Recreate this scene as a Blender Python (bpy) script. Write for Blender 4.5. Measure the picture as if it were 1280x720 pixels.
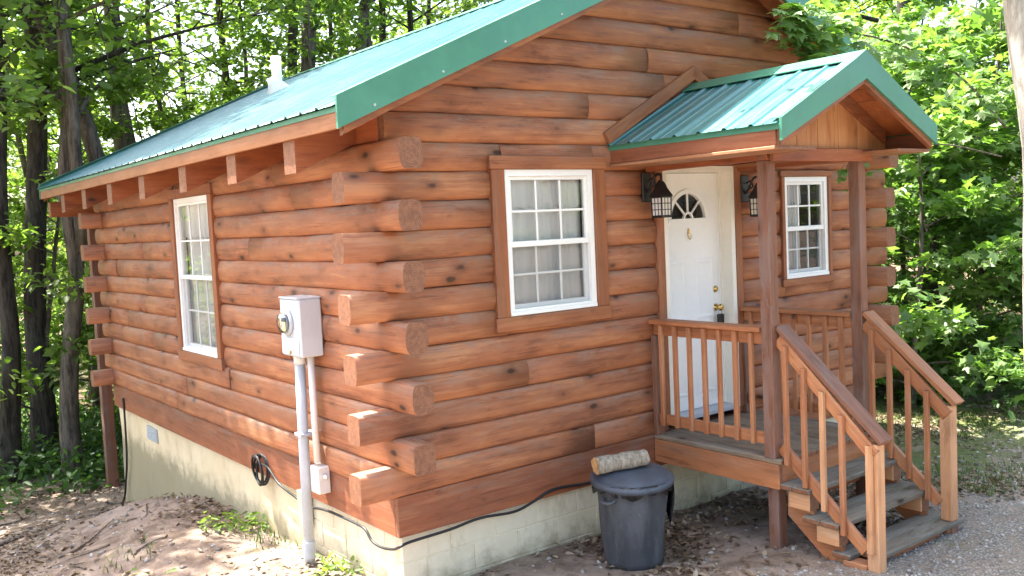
import bpy, bmesh, math, random
import numpy as np
from mathutils import Vector, Matrix, Quaternion

for _o in list(bpy.data.objects): bpy.data.objects.remove(_o)
S = bpy.context.scene
C = S.collection
R = math.radians

# ------------------------------------------------------------------ camera
cam_d = bpy.data.cameras.new('camera'); cam = bpy.data.objects.new('camera', cam_d); C.objects.link(cam)
S.camera = cam
cam_d.sensor_width = 36.0; cam_d.lens = 1160.9/1280*36.0; cam_d.clip_end = 2000; cam_d.clip_start = .05
_y, _p, _r = R(37.336), R(-3.949), R(-2.686)
_fw = Vector((math.sin(_y)*math.cos(_p), math.cos(_y)*math.cos(_p), math.sin(_p)))
_rt = Vector((math.cos(_y), -math.sin(_y), 0)); _up = _rt.cross(_fw)
_r2 = _rt*math.cos(_r)+_up*math.sin(_r); _u2 = -_rt*math.sin(_r)+_up*math.cos(_r)
_m = Matrix((_r2, _u2, -_fw)).transposed().to_4x4(); _m.translation = Vector((-3.122, -5.468, 1.844))
cam.matrix_world = _m

# ------------------------------------------------------------------ sky, sun, exposure
SUN = Vector((-.20, .50, 1.0)).normalized()           # direction towards the sun: high, behind the cabin
wd = bpy.data.worlds.new('World'); S.world = wd; wd.use_nodes = True
nt = wd.node_tree; nt.nodes.clear()
sky = nt.nodes.new('ShaderNodeTexSky'); sky.sky_type = 'NISHITA'; sky.sun_disc = False
sky.sun_elevation = math.asin(SUN.z); sky.sun_rotation = math.atan2(SUN.x, SUN.y)
sky.air_density = 1.0; sky.dust_density = 5.0; sky.ozone_density = 1.0
bg = nt.nodes.new('ShaderNodeBackground'); bg.inputs[1].default_value = .15
wo = nt.nodes.new('ShaderNodeOutputWorld')
nt.links.new(sky.outputs[0], bg.inputs[0]); nt.links.new(bg.outputs[0], wo.inputs[0])
sd = bpy.data.lights.new('sun', 'SUN'); sd.energy = 5.0; sd.angle = R(.53); sd.color = (1, .95, .86)
so = bpy.data.objects.new('sun', sd); C.objects.link(so); so.location = SUN*60
so.rotation_mode = 'QUATERNION'; so.rotation_quaternion = (-SUN).to_track_quat('-Z', 'Y')
S.view_settings.view_transform = 'Standard'; S.view_settings.look = 'None'
S.view_settings.gamma = 1; S.view_settings.use_curve_mapping = False
S.view_settings.exposure = 2.42
S.render.engine = 'CYCLES'
S.cycles.max_bounces = 7; S.cycles.diffuse_bounces = 3; S.cycles.transmission_bounces = 6; S.cycles.transparent_max_bounces = 8

# ------------------------------------------------------------------ helpers
WM = {}
def link(name, me, parent=None, M=None, mat=None):
    o = bpy.data.objects.new(name, me); C.objects.link(o)
    M = M if M is not None else Matrix()
    WM[o.name] = M.copy(); o.matrix_basis = M
    if parent is not None:
        o.parent = parent; o.matrix_parent_inverse = WM[parent.name].inverted()
    if mat is not None and me is not None and len(me.materials) == 0: me.materials.append(mat)
    return o
def tag(o, label, cat, group=None):
    o['label'] = label; o['category'] = cat
    if group: o['group'] = group
    return o
def thing(name, label, cat, loc=(0, 0, 0), group=None):
    return tag(link(name, None, None, Matrix.Translation(loc)), label, cat, group)
def mesh(name, v, f, smooth=False):
    me = bpy.data.meshes.new(name); me.from_pydata([tuple(a) for a in v], [], [tuple(a) for a in f]); me.update()
    if smooth: me.polygons.foreach_set('use_smooth', [True]*len(me.polygons))
    return me
def fastmesh(name, v, f, smooth=False):
    """v (n,3) array, f (m,k) array of equal-size faces"""
    me = bpy.data.meshes.new(name); v = np.asarray(v, np.float32); f = np.asarray(f, np.int32)
    m, k = f.shape
    me.vertices.add(len(v)); me.vertices.foreach_set('co', v.ravel())
    me.loops.add(m*k); me.loops.foreach_set('vertex_index', f.ravel())
    me.polygons.add(m); me.polygons.foreach_set('loop_start', np.arange(0, m*k, k, dtype=np.int32))
    if smooth: me.polygons.foreach_set('use_smooth', np.ones(m, bool))
    me.update(calc_edges=True); me.validate()
    return me
_bc = {}
def boxmesh(sx, sy, sz, bev=.004, mat=None):
    key = (round(sx, 3), round(sy, 3), round(sz, 3), bev, mat.name if mat else '')
    if key in _bc: return _bc[key]
    bm = bmesh.new(); bmesh.ops.create_cube(bm, size=1)
    bmesh.ops.scale(bm, vec=(sx, sy, sz), verts=bm.verts)
    if bev: bmesh.ops.bevel(bm, geom=bm.edges[:], offset=min(bev, .3*min(sx, sy, sz)), segments=1, affect='EDGES')
    me = bpy.data.meshes.new('board'); bm.to_mesh(me); bm.free()
    if mat: me.materials.append(mat)
    _bc[key] = me; return me
def box(name, lo, hi, mat, parent=None, bev=.004, rot=None):
    lo, hi = Vector(lo), Vector(hi); s = hi-lo
    M = Matrix.Translation((lo+hi)/2)
    # local X along the longest side so that grain runs with it
    ax = max(range(3), key=lambda i: s[i])
    if ax == 0: d = (s.x, s.y, s.z); B = Matrix()
    elif ax == 1: d = (s.y, s.x, s.z); B = Matrix(((0, -1, 0, 0), (1, 0, 0, 0), (0, 0, 1, 0), (0, 0, 0, 1)))
    else: d = (s.z, s.y, s.x); B = Matrix(((0, 0, -1, 0), (0, 1, 0, 0), (1, 0, 0, 0), (0, 0, 0, 1)))
    if rot is not None: M = M @ rot
    return link(name, boxmesh(*d, bev, mat), parent, M @ B)
def beam(name, p0, p1, w, h, mat, parent=None, up=(0, 0, 1), bev=.004, ext=0):
    """board from p0 to p1 (centre line), w across, h along 'up'"""
    p0, p1 = Vector(p0), Vector(p1); x = (p1-p0); L = x.length+2*ext; x.normalize()
    z = Vector(up); z = (z-x*z.dot(x)).normalized(); y = z.cross(x)
    M = Matrix((x, y, z)).transposed().to_4x4(); M.translation = (p0+p1)/2
    return link(name, boxmesh(L, w, h, bev, mat), parent, M)
def prism(name, poly, axis, a, b, mat, parent=None, grain='x'):
    """extrude 2D polygon along axis ('x','y','z') from a to b"""
    n = len(poly); v = []
    for t in (a, b):
        for p, q in poly: v.append({'x': (t, p, q), 'y': (p, t, q), 'z': (p, q, t)}[axis])
    f = [tuple(range(n))[::-1], tuple(range(n, 2*n))]+[(i, (i+1) % n, n+(i+1) % n, n+i) for i in range(n)]
    bm = bmesh.new(); vs = [bm.verts.new(p) for p in v]
    for q in f: bm.faces.new([vs[i] for i in q])
    bmesh.ops.recalc_face_normals(bm, faces=bm.faces)
    c = Vector([sum(p[i] for p in v)/len(v) for i in range(3)])
    bmesh.ops.translate(bm, verts=bm.verts, vec=-c)
    B = {'x': Matrix(), 'y': Matrix(((0, -1, 0, 0), (1, 0, 0, 0), (0, 0, 1, 0), (0, 0, 0, 1))), 'z': Matrix(((0, 0, -1, 0), (0, 1, 0, 0), (1, 0, 0, 0), (0, 0, 0, 1)))}[grain]
    bm.transform(B.inverted())
    me = bpy.data.meshes.new(name); bm.to_mesh(me); bm.free()
    return link(name, me, parent, Matrix.Translation(c) @ B, mat)
def catmull(P, n=8):
    P = [Vector(p) for p in P]; P = [P[0]*2-P[1]]+P+[P[-1]*2-P[-2]]; out = []
    for i in range(1, len(P)-2):
        a, b, c, d = P[i-1:i+3]
        for k in range(n):
            t = k/n
            out.append(.5*((2*b)+(c-a)*t+(2*a-5*b+4*c-d)*t*t+(3*b-a-3*c+d)*t**3))
    out.append(P[-2]); return out
def tube_vf(pts, rad, seg=8, cap=True):
    pts = [Vector(p) for p in pts]; v = []; f = []
    n = len(pts); rad = rad if hasattr(rad, '__len__') else [rad]*n
    nrm = None
    for i, p in enumerate(pts):
        t = (pts[min(i+1, n-1)]-pts[max(i-1, 0)]).normalized()
        if nrm is None:
            nrm = t.orthogonal().normalized()
        nrm = (nrm-t*nrm.dot(t))
        nrm = nrm.normalized() if nrm.length > 1e-6 else t.orthogonal().normalized()
        bn = t.cross(nrm)
        for k in range(seg):
            a = 2*math.pi*k/seg; v.append(p+(nrm*math.cos(a)+bn*math.sin(a))*rad[i])
    for i in range(n-1):
        for k in range(seg):
            f.append((i*seg+k, i*seg+(k+1) % seg, (i+1)*seg+(k+1) % seg, (i+1)*seg+k))
    if cap: f.append(tuple(range(seg))[::-1]); f.append(tuple((n-1)*seg+k for k in range(seg)))
    return v, f
def tube(name, pts, rad, mat, parent=None, seg=10, M=None):
    pts = [Vector(p) for p in pts]; c = pts[0].copy(); c = c if M is None else Vector()
    v, f = tube_vf([p-c for p in pts], rad, seg)
    return link(name, mesh(name, v, f, True), parent, Matrix.Translation(c) if M is None else M, mat)
def lathe(name, prof, mat, parent=None, M=None, seg=32, smooth=True, jitter=None):
    v = []; f = []; n = len(prof)
    for i, (r, z) in enumerate(prof):
        for k in range(seg):
            a = 2*math.pi*k/seg; rr = r+(jitter(a, z) if jitter else 0)
            v.append((rr*math.cos(a), rr*math.sin(a), z))
    for i in range(n-1):
        for k in range(seg): f.append((i*seg+k, i*seg+(k+1) % seg, (i+1)*seg+(k+1) % seg, (i+1)*seg+k))
    f.append(tuple(range(seg))[::-1]); f.append(tuple((n-1)*seg+k for k in range(seg)))
    me = mesh(name, v, f, smooth)
    return link(name, me, parent, M or Matrix(), mat)
def merged(name, parts, mat, parent=None, M=None, smooth=False):
    V = []; F = []
    for v, f in parts:
        o = len(V); V += [tuple(p) for p in v]; F += [tuple(i+o for i in q) for q in f]
    return link(name, mesh(name, V, F, smooth), parent, M or Matrix(), mat)
def bx(lo, hi):
    x0, y0, z0 = lo; x1, y1, z1 = hi
    return ([(x0, y0, z0), (x1, y0, z0), (x1, y1, z0), (x0, y1, z0), (x0, y0, z1), (x1, y0, z1), (x1, y1, z1), (x0, y1, z1)],
            [(3, 2, 1, 0), (4, 5, 6, 7), (0, 1, 5, 4), (1, 2, 6, 5), (2, 3, 7, 6), (3, 0, 4, 7)])

# ------------------------------------------------------------------ materials
class NB:
    def __init__(s, name):
        s.m = bpy.data.materials.new(name); s.m.use_nodes = True; s.t = s.m.node_tree; s.t.nodes.clear()
        s.out = s.n('ShaderNodeOutputMaterial')
    def n(s, ty, **k):
        o = s.t.nodes.new(ty)
        for a, b in k.items(): setattr(o, a, b)
        return o
    def l(s, a, b): s.t.links.new(a, b)
    def val(s, x, sock):
        if hasattr(x, 'is_linked') or hasattr(x, 'node'): s.l(x, sock)
        else: sock.default_value = x
    def math(s, op, a, b=0., c=None, clamp=False):
        n = s.n('ShaderNodeMath', operation=op, use_clamp=clamp); s.val(a, n.inputs[0]); s.val(b, n.inputs[1])
        if c is not None: s.val(c, n.inputs[2])
        return n.outputs[0]
    def mix(s, f, a, b, blend='MIX'):
        n = s.n('ShaderNodeMix', data_type='RGBA', blend_type=blend); s.val(f, n.inputs[0])
        s.val(a if hasattr(a, 'node') else (*a, 1), n.inputs[6]); s.val(b if hasattr(b, 'node') else (*b, 1), n.inputs[7]); return n.outputs[2]
    def noise(s, vec, scale, detail=4, rough=.55, w=None, dist=0):
        n = s.n('ShaderNodeTexNoise', noise_dimensions='4D' if w is not None else '3D')
        s.l(vec, n.inputs['Vector']); n.inputs['Scale'].default_value = scale; n.inputs['Detail'].default_value = detail
        n.inputs['Roughness'].default_value = rough; n.inputs['Distortion'].default_value = dist
        if w is not None: s.l(w, n.inputs['W'])
        return n.outputs[0]
    def ramp(s, f, a, b, c0=0., c1=1.):
        n = s.n('ShaderNodeMapRange', interpolation_type='SMOOTHSTEP'); s.val(f, n.inputs[0])
        for i, x in enumerate((a, b, c0, c1)): n.inputs[i+1].default_value = x
        return n.outputs[0]
    def mapv(s, vec, sc):
        n = s.n('ShaderNodeMapping'); s.l(vec, n.inputs[0]); n.inputs['Scale'].default_value = sc; return n.outputs[0]
    def obj(s): return s.n('ShaderNodeTexCoord').outputs['Object']
    def rnd(s, k=50.):
        return s.math('MULTIPLY', s.n('ShaderNodeObjectInfo').outputs['Random'], k)
    def bump(s, h, strength=.3, dist=.01, nrm=None):
        n = s.n('ShaderNodeBump'); n.inputs['Strength'].default_value = strength; n.inputs['Distance'].default_value = dist
        s.l(h, n.inputs['Height'])
        if nrm is not None: s.l(nrm, n.inputs['Normal'])
        return n.outputs[0]
    def bsdf(s, col, rough=.6, nrm=None, metal=0., spec=.5, coat=0.):
        n = s.n('ShaderNodeBsdfPrincipled'); s.val(col if hasattr(col, 'node') else (*col, 1), n.inputs['Base Color']); s.val(rough, n.inputs['Roughness'])
        n.inputs['Metallic'].default_value = metal; n.inputs['Specular IOR Level'].default_value = spec; n.inputs['Coat Weight'].default_value = coat
        if nrm is not None: s.l(nrm, n.inputs['Normal'])
        s.l(n.outputs[0], s.out.inputs[0]); return n

def plain(name, col, rough=.5, metal=0., spec=.5, var=.12, scale=6., bump=.0, coat=0.):
    b = NB(name); o = b.obj(); w = b.rnd()
    n = b.noise(o, scale, 5, .6, w); n2 = b.noise(o, scale*9, 3, .6, w)
    f = b.math('ADD', b.math('MULTIPLY', n, .7), b.math('MULTIPLY', n2, .3))
    c = b.mix(b.ramp(f, .35, .65), tuple(x*(1-var) for x in col), tuple(min(1, x*(1+var)) for x in col))
    rg = b.ramp(n, .3, .7, max(.03, rough-.08), min(1, rough+.08))
    b.bsdf(c, rg, b.bump(n2, bump, .004) if bump else None, metal, spec, coat); return b.m

def wood(name, c_dark, c_mid, c_light, grey=.35, knots=.5, rough=.55, hh=.1, greycol=(.20, .155, .125), endc=(.215, .095, .052), spec=.35):
    """stained / weathered softwood, grain along local X"""
    b = NB(name); o = b.obj(); rn = b.rnd(61.)
    off = b.n('ShaderNodeVectorMath', operation='ADD'); b.l(o, off.inputs[0])
    cx = b.n('ShaderNodeCombineXYZ'); b.l(rn, cx.inputs[0]); b.l(b.math('MULTIPLY', rn, .37), cx.inputs[1]); b.l(off.inputs[1] and cx.outputs[0], off.inputs[1])
    v = off.outputs[0]
    big = b.noise(b.mapv(v, (1.1, 4, 4)), 1.3, 4, .6)
    strk = b.noise(b.mapv(v, (1.2, 22, 22)), 1.6, 5, .62, dist=.6)
    fine = b.noise(b.mapv(v, (5, 120, 120)), 1.5, 3, .6)
    patch = b.noise(b.mapv(v, (2.2, 9, 9)), 1.2, 6, .76, dist=.8)
    tone = b.math('ADD', b.math('MULTIPLY', big, .55), b.math('MULTIPLY', strk, .45))
    col = b.mix(b.ramp(tone, .38, .5), c_dark, c_mid)
    col = b.mix(b.ramp(tone, .5, .62), col, c_light)
    one = b.math('FRACT', b.math('MULTIPLY', rn, 7.31))          # one tone per board
    col = b.mix(b.math('MULTIPLY', b.ramp(one, 0, 1), .24), col, tuple(x*.68 for x in c_mid))
    # greyed where rain and sun reach: the upper curve, in blotches
    sep = b.n('ShaderNodeSeparateXYZ'); b.l(o, sep.inputs[0])
    topf = b.ramp(sep.outputs[2], -.25*hh, hh*.95, .15, 1.)
    g = b.math('MULTIPLY', b.math('MULTIPLY', topf, b.ramp(patch, .40, .66)), grey*1.6, clamp=True)
    col = b.mix(g, col, greycol)
    low = b.math('MULTIPLY', b.ramp(sep.outputs[2], -.9*hh, .1*hh, .38, 0), b.ramp(big, .38, .6))
    col = b.mix(low, col, (c_light[0]*1.05, c_light[1]*.80, c_light[2]*.55))
    dk = b.ramp(b.noise(b.mapv(v, (1.6, 5, 5)), 1.7, 5, .7), .57, .73, 0, .48)
    col = b.mix(dk, col, tuple(x*.42 for x in c_dark))
    chk = b.noise(b.mapv(v, (1.0, 75, 75)), 1.5, 3, .6, dist=.3)
    col = b.mix(b.ramp(chk, .61, .70, 0, .5), col, tuple(x*.35 for x in c_dark))
    flk = b.noise(b.mapv(v, (9, 70, 70)), 1.3, 3, .7)
    col = b.mix(b.ramp(flk, .66, .76, 0, .45), col, tuple(min(1, x*1.5) for x in c_light))
    # knots
    vo = b.n('ShaderNodeTexVoronoi', feature='F1'); b.l(b.mapv(v, (2.6, 5.5, 5.5)), vo.inputs['Vector']); vo.inputs['Scale'].default_value = 1.15
    wob = b.noise(b.mapv(v, (14, 14, 14)), 1, 2)
    dist = b.math('ADD', vo.outputs['Distance'], b.math('MULTIPLY', b.math('SUBTRACT', wob, .5), .14))
    sp = b.n('ShaderNodeSeparateColor'); b.l(vo.outputs['Color'], sp.inputs[0])
    on = b.math('LESS_THAN', sp.outputs[0], knots)
    kn = b.math('MULTIPLY', b.ramp(dist, .07, .17, 1, 0), on)
    halo = b.math('MULTIPLY', b.ramp(dist, .1, .42, .42, 0), on)
    col = b.mix(halo, col, tuple(x*.5 for x in c_dark))
    col = b.mix(b.math('MULTIPLY', kn, .85), col, (.035, .018, .011))
    # end grain
    ge = b.n('ShaderNodeNewGeometry'); vt = b.n('ShaderNodeVectorTransform', vector_type='NORMAL', convert_from='WORLD', convert_to='OBJECT')
    b.l(ge.outputs['Normal'], vt.inputs[0]); s2 = b.n('ShaderNodeSeparateXYZ'); b.l(vt.outputs[0], s2.inputs[0])
    ef = b.ramp(b.math('ABSOLUTE', s2.outputs[0]), .75, .92)
    ring = b.noise(b.mapv(v, (3, 30, 30)), 1.0, 4, .65)
    rad = b.math('SQRT', b.math('ADD', b.math('MULTIPLY', sep.outputs[1], sep.outputs[1]), b.math('MULTIPLY', sep.outputs[2], sep.outputs[2])))
    rg_ = b.math('SINE', b.math('ADD', b.math('MULTIPLY', rad, 420.), b.math('MULTIPLY', ring, 9.)))
    ring = b.math('ADD', ring, b.math('MULTIPLY', rg_, .10))
    ecol = b.mix(b.ramp(ring, .3, .7), tuple(x*.8 for x in endc), tuple(x*1.3 for x in endc))
    col = b.mix(ef, col, ecol)
    h = b.math('ADD', b.math('MULTIPLY', strk, .7), b.math('MULTIPLY', fine, .3))
    nr = b.bump(h, .38, .006)
    b.bsdf(col, b.ramp(strk, .3, .7, rough-.1, rough+.14), nr, 0, spec); return b.m

M = {}
M['log'] = wood('stained_log', (.200, .068, .031), (.335, .124, .057), (.46, .205, .095), .55, .5, greycol=(.28, .18, .130))
M['trim'] = wood('stained_trim', (.21, .066, .026), (.295, .104, .042), (.37, .15, .066), .22, .22, hh=.06)
M['rafter'] = wood('stained_rafter', (.20, .056, .022), (.31, .092, .036), (.40, .15, .065), .25, .45, hh=.12)
M['fascia'] = wood('sawn_fascia', (.26, .10, .044), (.37, .165, .078), (.45, .23, .12), .35, .1, hh=.06)
M['post'] = wood('stained_post', (.140, .056, .032), (.205, .087, .050), (.26, .12, .075), .55, .2, hh=.05, greycol=(.22, .15, .125))
M['rail'] = wood('stained_rail', (.30, .105, .042), (.42, .165, .070), (.50, .23, .11), .22, .15, hh=.04)
M['newel'] = wood('pale_rail', (.48, .22, .10), (.60, .31, .155), (.68, .39, .22), .15, .12, hh=.05)  # paler rail wood: light caught by the newels is put into the colour
M['deck'] = wood('weathered_deck', (.13, .088, .055), (.215, .15, .10), (.30, .22, .15), .65, .12, .75, hh=.02, greycol=(.25, .215, .17), spec=.2)
M['tread'] = wood('weathered_tread', (.10, .08, .06), (.165, .138, .105), (.24, .205, .16), .7, .1, .75, hh=.02, greycol=(.215, .20, .17), spec=.2)
M['gable'] = wood('porch_gable_board', (.38, .15, .055), (.50, .22, .085), (.58, .28, .12), .15, .3, hh=.3)
M['rim'] = wood('rim_board', (.18, .058, .026), (.255, .088, .042), (.32, .125, .062), .3, .08, hh=.12)
M['dark_wood'] = wood('underside_board', (.24, .065, .022), (.36, .11, .038), (.46, .17, .06), .1, .3, hh=.1)
M['white'] = plain('white_vinyl', (.86, .855, .82), .35, var=.03, scale=3)
M['door'] = plain('white_door_paint', (.87, .86, .82), .38, var=.03, scale=2)
M['jamb'] = plain('cream_jamb_paint', (.85, .80, .69), .42, var=.04, scale=3)
def green_metal():
    b = NB('green_trim_metal'); o = b.obj(); n = b.noise(o, 2.5, 5, .65); n2 = b.noise(b.mapv(o, (18, 18, 2.2)), 1, 5, .7); n3 = b.noise(o, 1.6, 2, .4)
    c = b.mix(b.ramp(n, .35, .65), (.050, .205, .135), (.064, .245, .160))
    c = b.mix(b.ramp(n2, .56, .76, 0, .35), c, (.13, .20, .15))
    b.bsdf(c, b.ramp(n, .3, .7, .30, .46), b.bump(n3, .30, .02), 0, .5, .15); return b.m
M['green'] = green_metal()
M['black'] = plain('black_metal', (.012, .012, .013), .42, var=.3, scale=20)
M['cable'] = plain('black_cable', (.012, .012, .013), .5)
M['brass'] = plain('brass', (.65, .43, .14), .25, metal=1., var=.1, scale=20)
M['grey_pvc'] = plain('grey_conduit', (.46, .49, .53), .4, var=.07, scale=4)
M['white_pvc'] = plain('white_pvc', (.70, .69, .66), .4, var=.06, scale=5)
M['meter'] = plain('painted_meter_box', (.56, .60, .63), .38, var=.05, scale=5)
M['yellow'] = plain('meter_label', (.75, .70, .30), .4)
M['inner'] = plain('interior_wall', (.30, .20, .12), .8)
M['chinking'] = plain('pale_chinking', (.62, .56, .46), .7)

def glass(name, tint=(.985, .99, .985), refl=.16):
    b = NB(name); tr = b.n('ShaderNodeBsdfTransparent'); tr.inputs[0].default_value = (*tint, 1)
    gl = b.n('ShaderNodeBsdfGlossy'); gl.inputs['Roughness'].default_value = .01
    n = b.noise(b.obj(), 5., 1); nr = b.bump(n, .02, .01); b.l(nr, gl.inputs['Normal'])
    fr = b.n('ShaderNodeFresnel'); fr.inputs[0].default_value = 1.5
    mx = b.n('ShaderNodeMixShader'); b.l(b.math('ADD', b.math('MULTIPLY', fr.outputs[0], 1.3), refl*.5, clamp=True), mx.inputs[0])
    b.l(tr.outputs[0], mx.inputs[1]); b.l(gl.outputs[0], mx.inputs[2]); b.l(mx.outputs[0], b.out.inputs[0]); return b.m
M['glass'] = glass('window_glass', refl=.08)
def screen():
    b = NB('insect_screen'); tr = b.n('ShaderNodeBsdfTransparent'); df = b.n('ShaderNodeBsdfDiffuse'); df.inputs[0].default_value = (.16, .165, .17, 1)
    mx = b.n('ShaderNodeMixShader'); mx.inputs[0].default_value = .22
    b.l(tr.outputs[0], mx.inputs[1]); b.l(df.outputs[0], mx.inputs[2]); b.l(mx.outputs[0], b.out.inputs[0]); return b.m
M['screen'] = screen()
def curtain():
    b = NB('white_curtain'); o = b.obj(); n = b.noise(b.mapv(o, (40, 1, 2)), 1, 3)
    c = b.mix(n, (.88, .87, .83), (.96, .955, .93))
    df = b.n('ShaderNodeBsdfDiffuse'); b.l(c, df.inputs[0]); tl = b.n('ShaderNodeBsdfTranslucent'); b.l(c, tl.inputs[0])
    mx = b.n('ShaderNodeMixShader'); mx.inputs[0].default_value = .12; b.l(df.outputs[0], mx.inputs[1]); b.l(tl.outputs[0], mx.inputs[2]); b.l(mx.outputs[0], b.out.inputs[0]); return b.m
M['curtain'] = curtain()
def frosted():
    b = NB('frosted_lantern_glass'); o = b.obj(); n = b.noise(o, 30, 3)
    b.bsdf(b.mix(n, (.62, .60, .54), (.80, .78, .72)), .35); return b.m
M['frost'] = frosted()
def roof_metal():
    b = NB('green_roof_metal'); o = b.obj(); n = b.noise(b.mapv(o, (1, 6, 1)), 1.2, 5, .65); n2 = b.noise(o, 14, 3)
    c = b.mix(b.ramp(n, .35, .7), (.038, .150, .155), (.070, .215, .215))
    c = b.mix(b.ramp(n2, .62, .75, 0, .4), c, (.16, .24, .22))
    b.bsdf(c, b.ramp(n, .3, .7, .28, .44), b.bump(n, .06, .02), .0, .6, .3); return b.m
M['roof'] = roof_metal()
def block_paint(name, c0, c1, stain=.5):
    b = NB(name); o = b.obj(); w = b.rnd(31.)
    ge = b.n('ShaderNodeNewGeometry').outputs['Position']
    n = b.noise(o, 2.2, 5, .65, w); nf = b.noise(ge, 55., 4, .7); ns = b.noise(b.mapv(ge, (3., 3., 1.2)), 1.4, 5, .7)
    c = b.mix(b.ramp(n, .3, .7), c0, c1)
    c = b.mix(b.ramp(ns, .52, .72, 0, stain), c, (.42, .33, .19))
    # splash-back dirt, ragged, close to the soil
    sp = b.n('ShaderNodeSeparateXYZ'); b.l(ge, sp.inputs[0])
    hz = b.math('ADD', sp.outputs[2], b.math('MULTIPLY', b.noise(ge, 5., 4, .7), -.5))
    c = b.mix(b.ramp(hz, -1.0, -.74, .8, 0), c, (.24, .205, .125))
    b.bsdf(c, .75, b.bump(b.math('ADD', b.math('MULTIPLY', nf, .6), n), .35, .006), 0, .3); return b.m
M['block'] = block_paint('painted_block', (.66, .59, .43), (.75, .68, .51), .6)
M['parge'] = block_paint('parged_foundation', (.66, .53, .33), (.76, .635, .43), .5)
M['mortar'] = block_paint('painted_mortar', (.74, .65, .47), (.80, .715, .54), .2)
def can_plastic():
    b = NB('grey_can_plastic'); o = b.obj(); n = b.noise(b.mapv(o, (4, 4, 1.2)), 1.8, 5, .7); nf = b.noise(o, 40, 4, .7); ns = b.noise(b.mapv(o, (22, 22, 2.)), 1, 4, .6)
    c = b.mix(b.ramp(n, .35, .65), (.042, .046, .053), (.080, .086, .096)); c = b.mix(b.ramp(nf, .60, .75, 0, .5), c, (.24, .235, .22)); c = b.mix(b.ramp(ns, .58, .78, 0, .45), c, (.20, .20, .195))
    b.bsdf(c, b.ramp(n, .3, .7, .45, .7), b.bump(nf, .12, .003), 0, .4); return b.m
M['can'] = can_plastic()
M['lid'] = plain('blue_grey_lid', (.060, .073, .094), .5, var=.25, scale=7)
M['bag'] = plain('black_bag', (.010, .010, .011), .28, var=.2, scale=12)
def bark(name, c0, c1, sc=1., lich=.3):
    b = NB(name); o = b.obj(); w = b.rnd(17.)
    n = b.noise(b.mapv(o, (13*sc, 13*sc, 2.2*sc)), 1.2, 6, .7, w, .5); n2 = b.noise(o, 1.7, 4, .6, w)
    c = b.mix(b.ramp(n, .35, .65), c0, c1); c = b.mix(b.ramp(n2, .5, .72, 0, lich), c, (.22, .235, .18))
    b.bsdf(c, .9, b.bump(n, .9, .03), 0, .2); return b.m
M['bark'] = bark('grey_brown_bark', (.05, .04, .032), (.19, .155, .125))
M['bark_dark'] = bark('dark_bark', (.022, .018, .015), (.085, .07, .058), lich=.15)
M['bark_pale'] = bark('pale_bark', (.30, .27, .23), (.56, .53, .48), 1.2, .1)
M['firewood_bark'] = bark('firewood_bark', (.22, .18, .135), (.46, .40, .32), 2.5, .3)
M['firewood_end'] = plain('cut_log_end', (.48, .27, .11), .7, var=.4, scale=22)
def leaf(name, cols, trans=.45, spec=.35):
    b = NB(name); ge = b.n('ShaderNodeNewGeometry'); r = ge.outputs['Random Per Island']
    cr = b.n('ShaderNodeValToRGB'); b.l(r, cr.inputs[0]); e = cr.color_ramp.elements
    while len(e) < len(cols): e.new(.5)
    for i, c in enumerate(cols): e[i].position = i/(len(cols)-1); e[i].color = (*c, 1)
    oi = b.n('ShaderNodeObjectInfo').outputs['Random']
    c = b.mix(b.math('MULTIPLY', oi, .35), cr.outputs[0], tuple(x*.75 for x in cols[0]))
    p = b.n('ShaderNodeBsdfPrincipled'); b.l(c, p.inputs['Base Color']); p.inputs['Roughness'].default_value = .45; p.inputs['Specular IOR Level'].default_value = spec
    tl = b.n('ShaderNodeBsdfTranslucent'); b.l(b.mix(1., c, (1.35, 1.55, .55), 'MULTIPLY'), tl.inputs[0])
    mx = b.n('ShaderNodeMixShader'); mx.inputs[0].default_value = trans
    b.l(p.outputs[0], mx.inputs[1]); b.l(tl.outputs[0], mx.inputs[2]); b.l(mx.outputs[0], b.out.inputs[0]); return b.m
M['leaf'] = leaf('forest_leaf', [(.10, .165, .045), (.15, .23, .06), (.20, .285, .09), (.27, .335, .14)], .62)
M['leaf_maple'] = leaf('maple_leaf', [(.09, .17, .045), (.13, .23, .06), (.18, .29, .085), (.24, .34, .13)], .5, .7)
M['leaf_dark'] = leaf('undergrowth_leaf', [(.05, .105, .03), (.075, .15, .045), (.11, .19, .06)], .45)  # darker green palette for the low forest plants
M['grass'] = leaf('grass_blade', [(.07, .12, .025), (.11, .17, .04), (.16, .19, .06)], .3)
M['litter'] = leaf('leaf_litter', [(.06, .04, .026), (.14, .09, .058), (.24, .17, .11), (.38, .30, .22)], .08, .3)
M['stick'] = bark('dead_stick', (.09, .07, .055), (.27, .22, .17), 2., .1)
M['pebble'] = leaf('gravel_stone', [(.15, .135, .12), (.26, .24, .215), (.37, .345, .315), (.46, .43, .40)], 0., .3)

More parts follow.
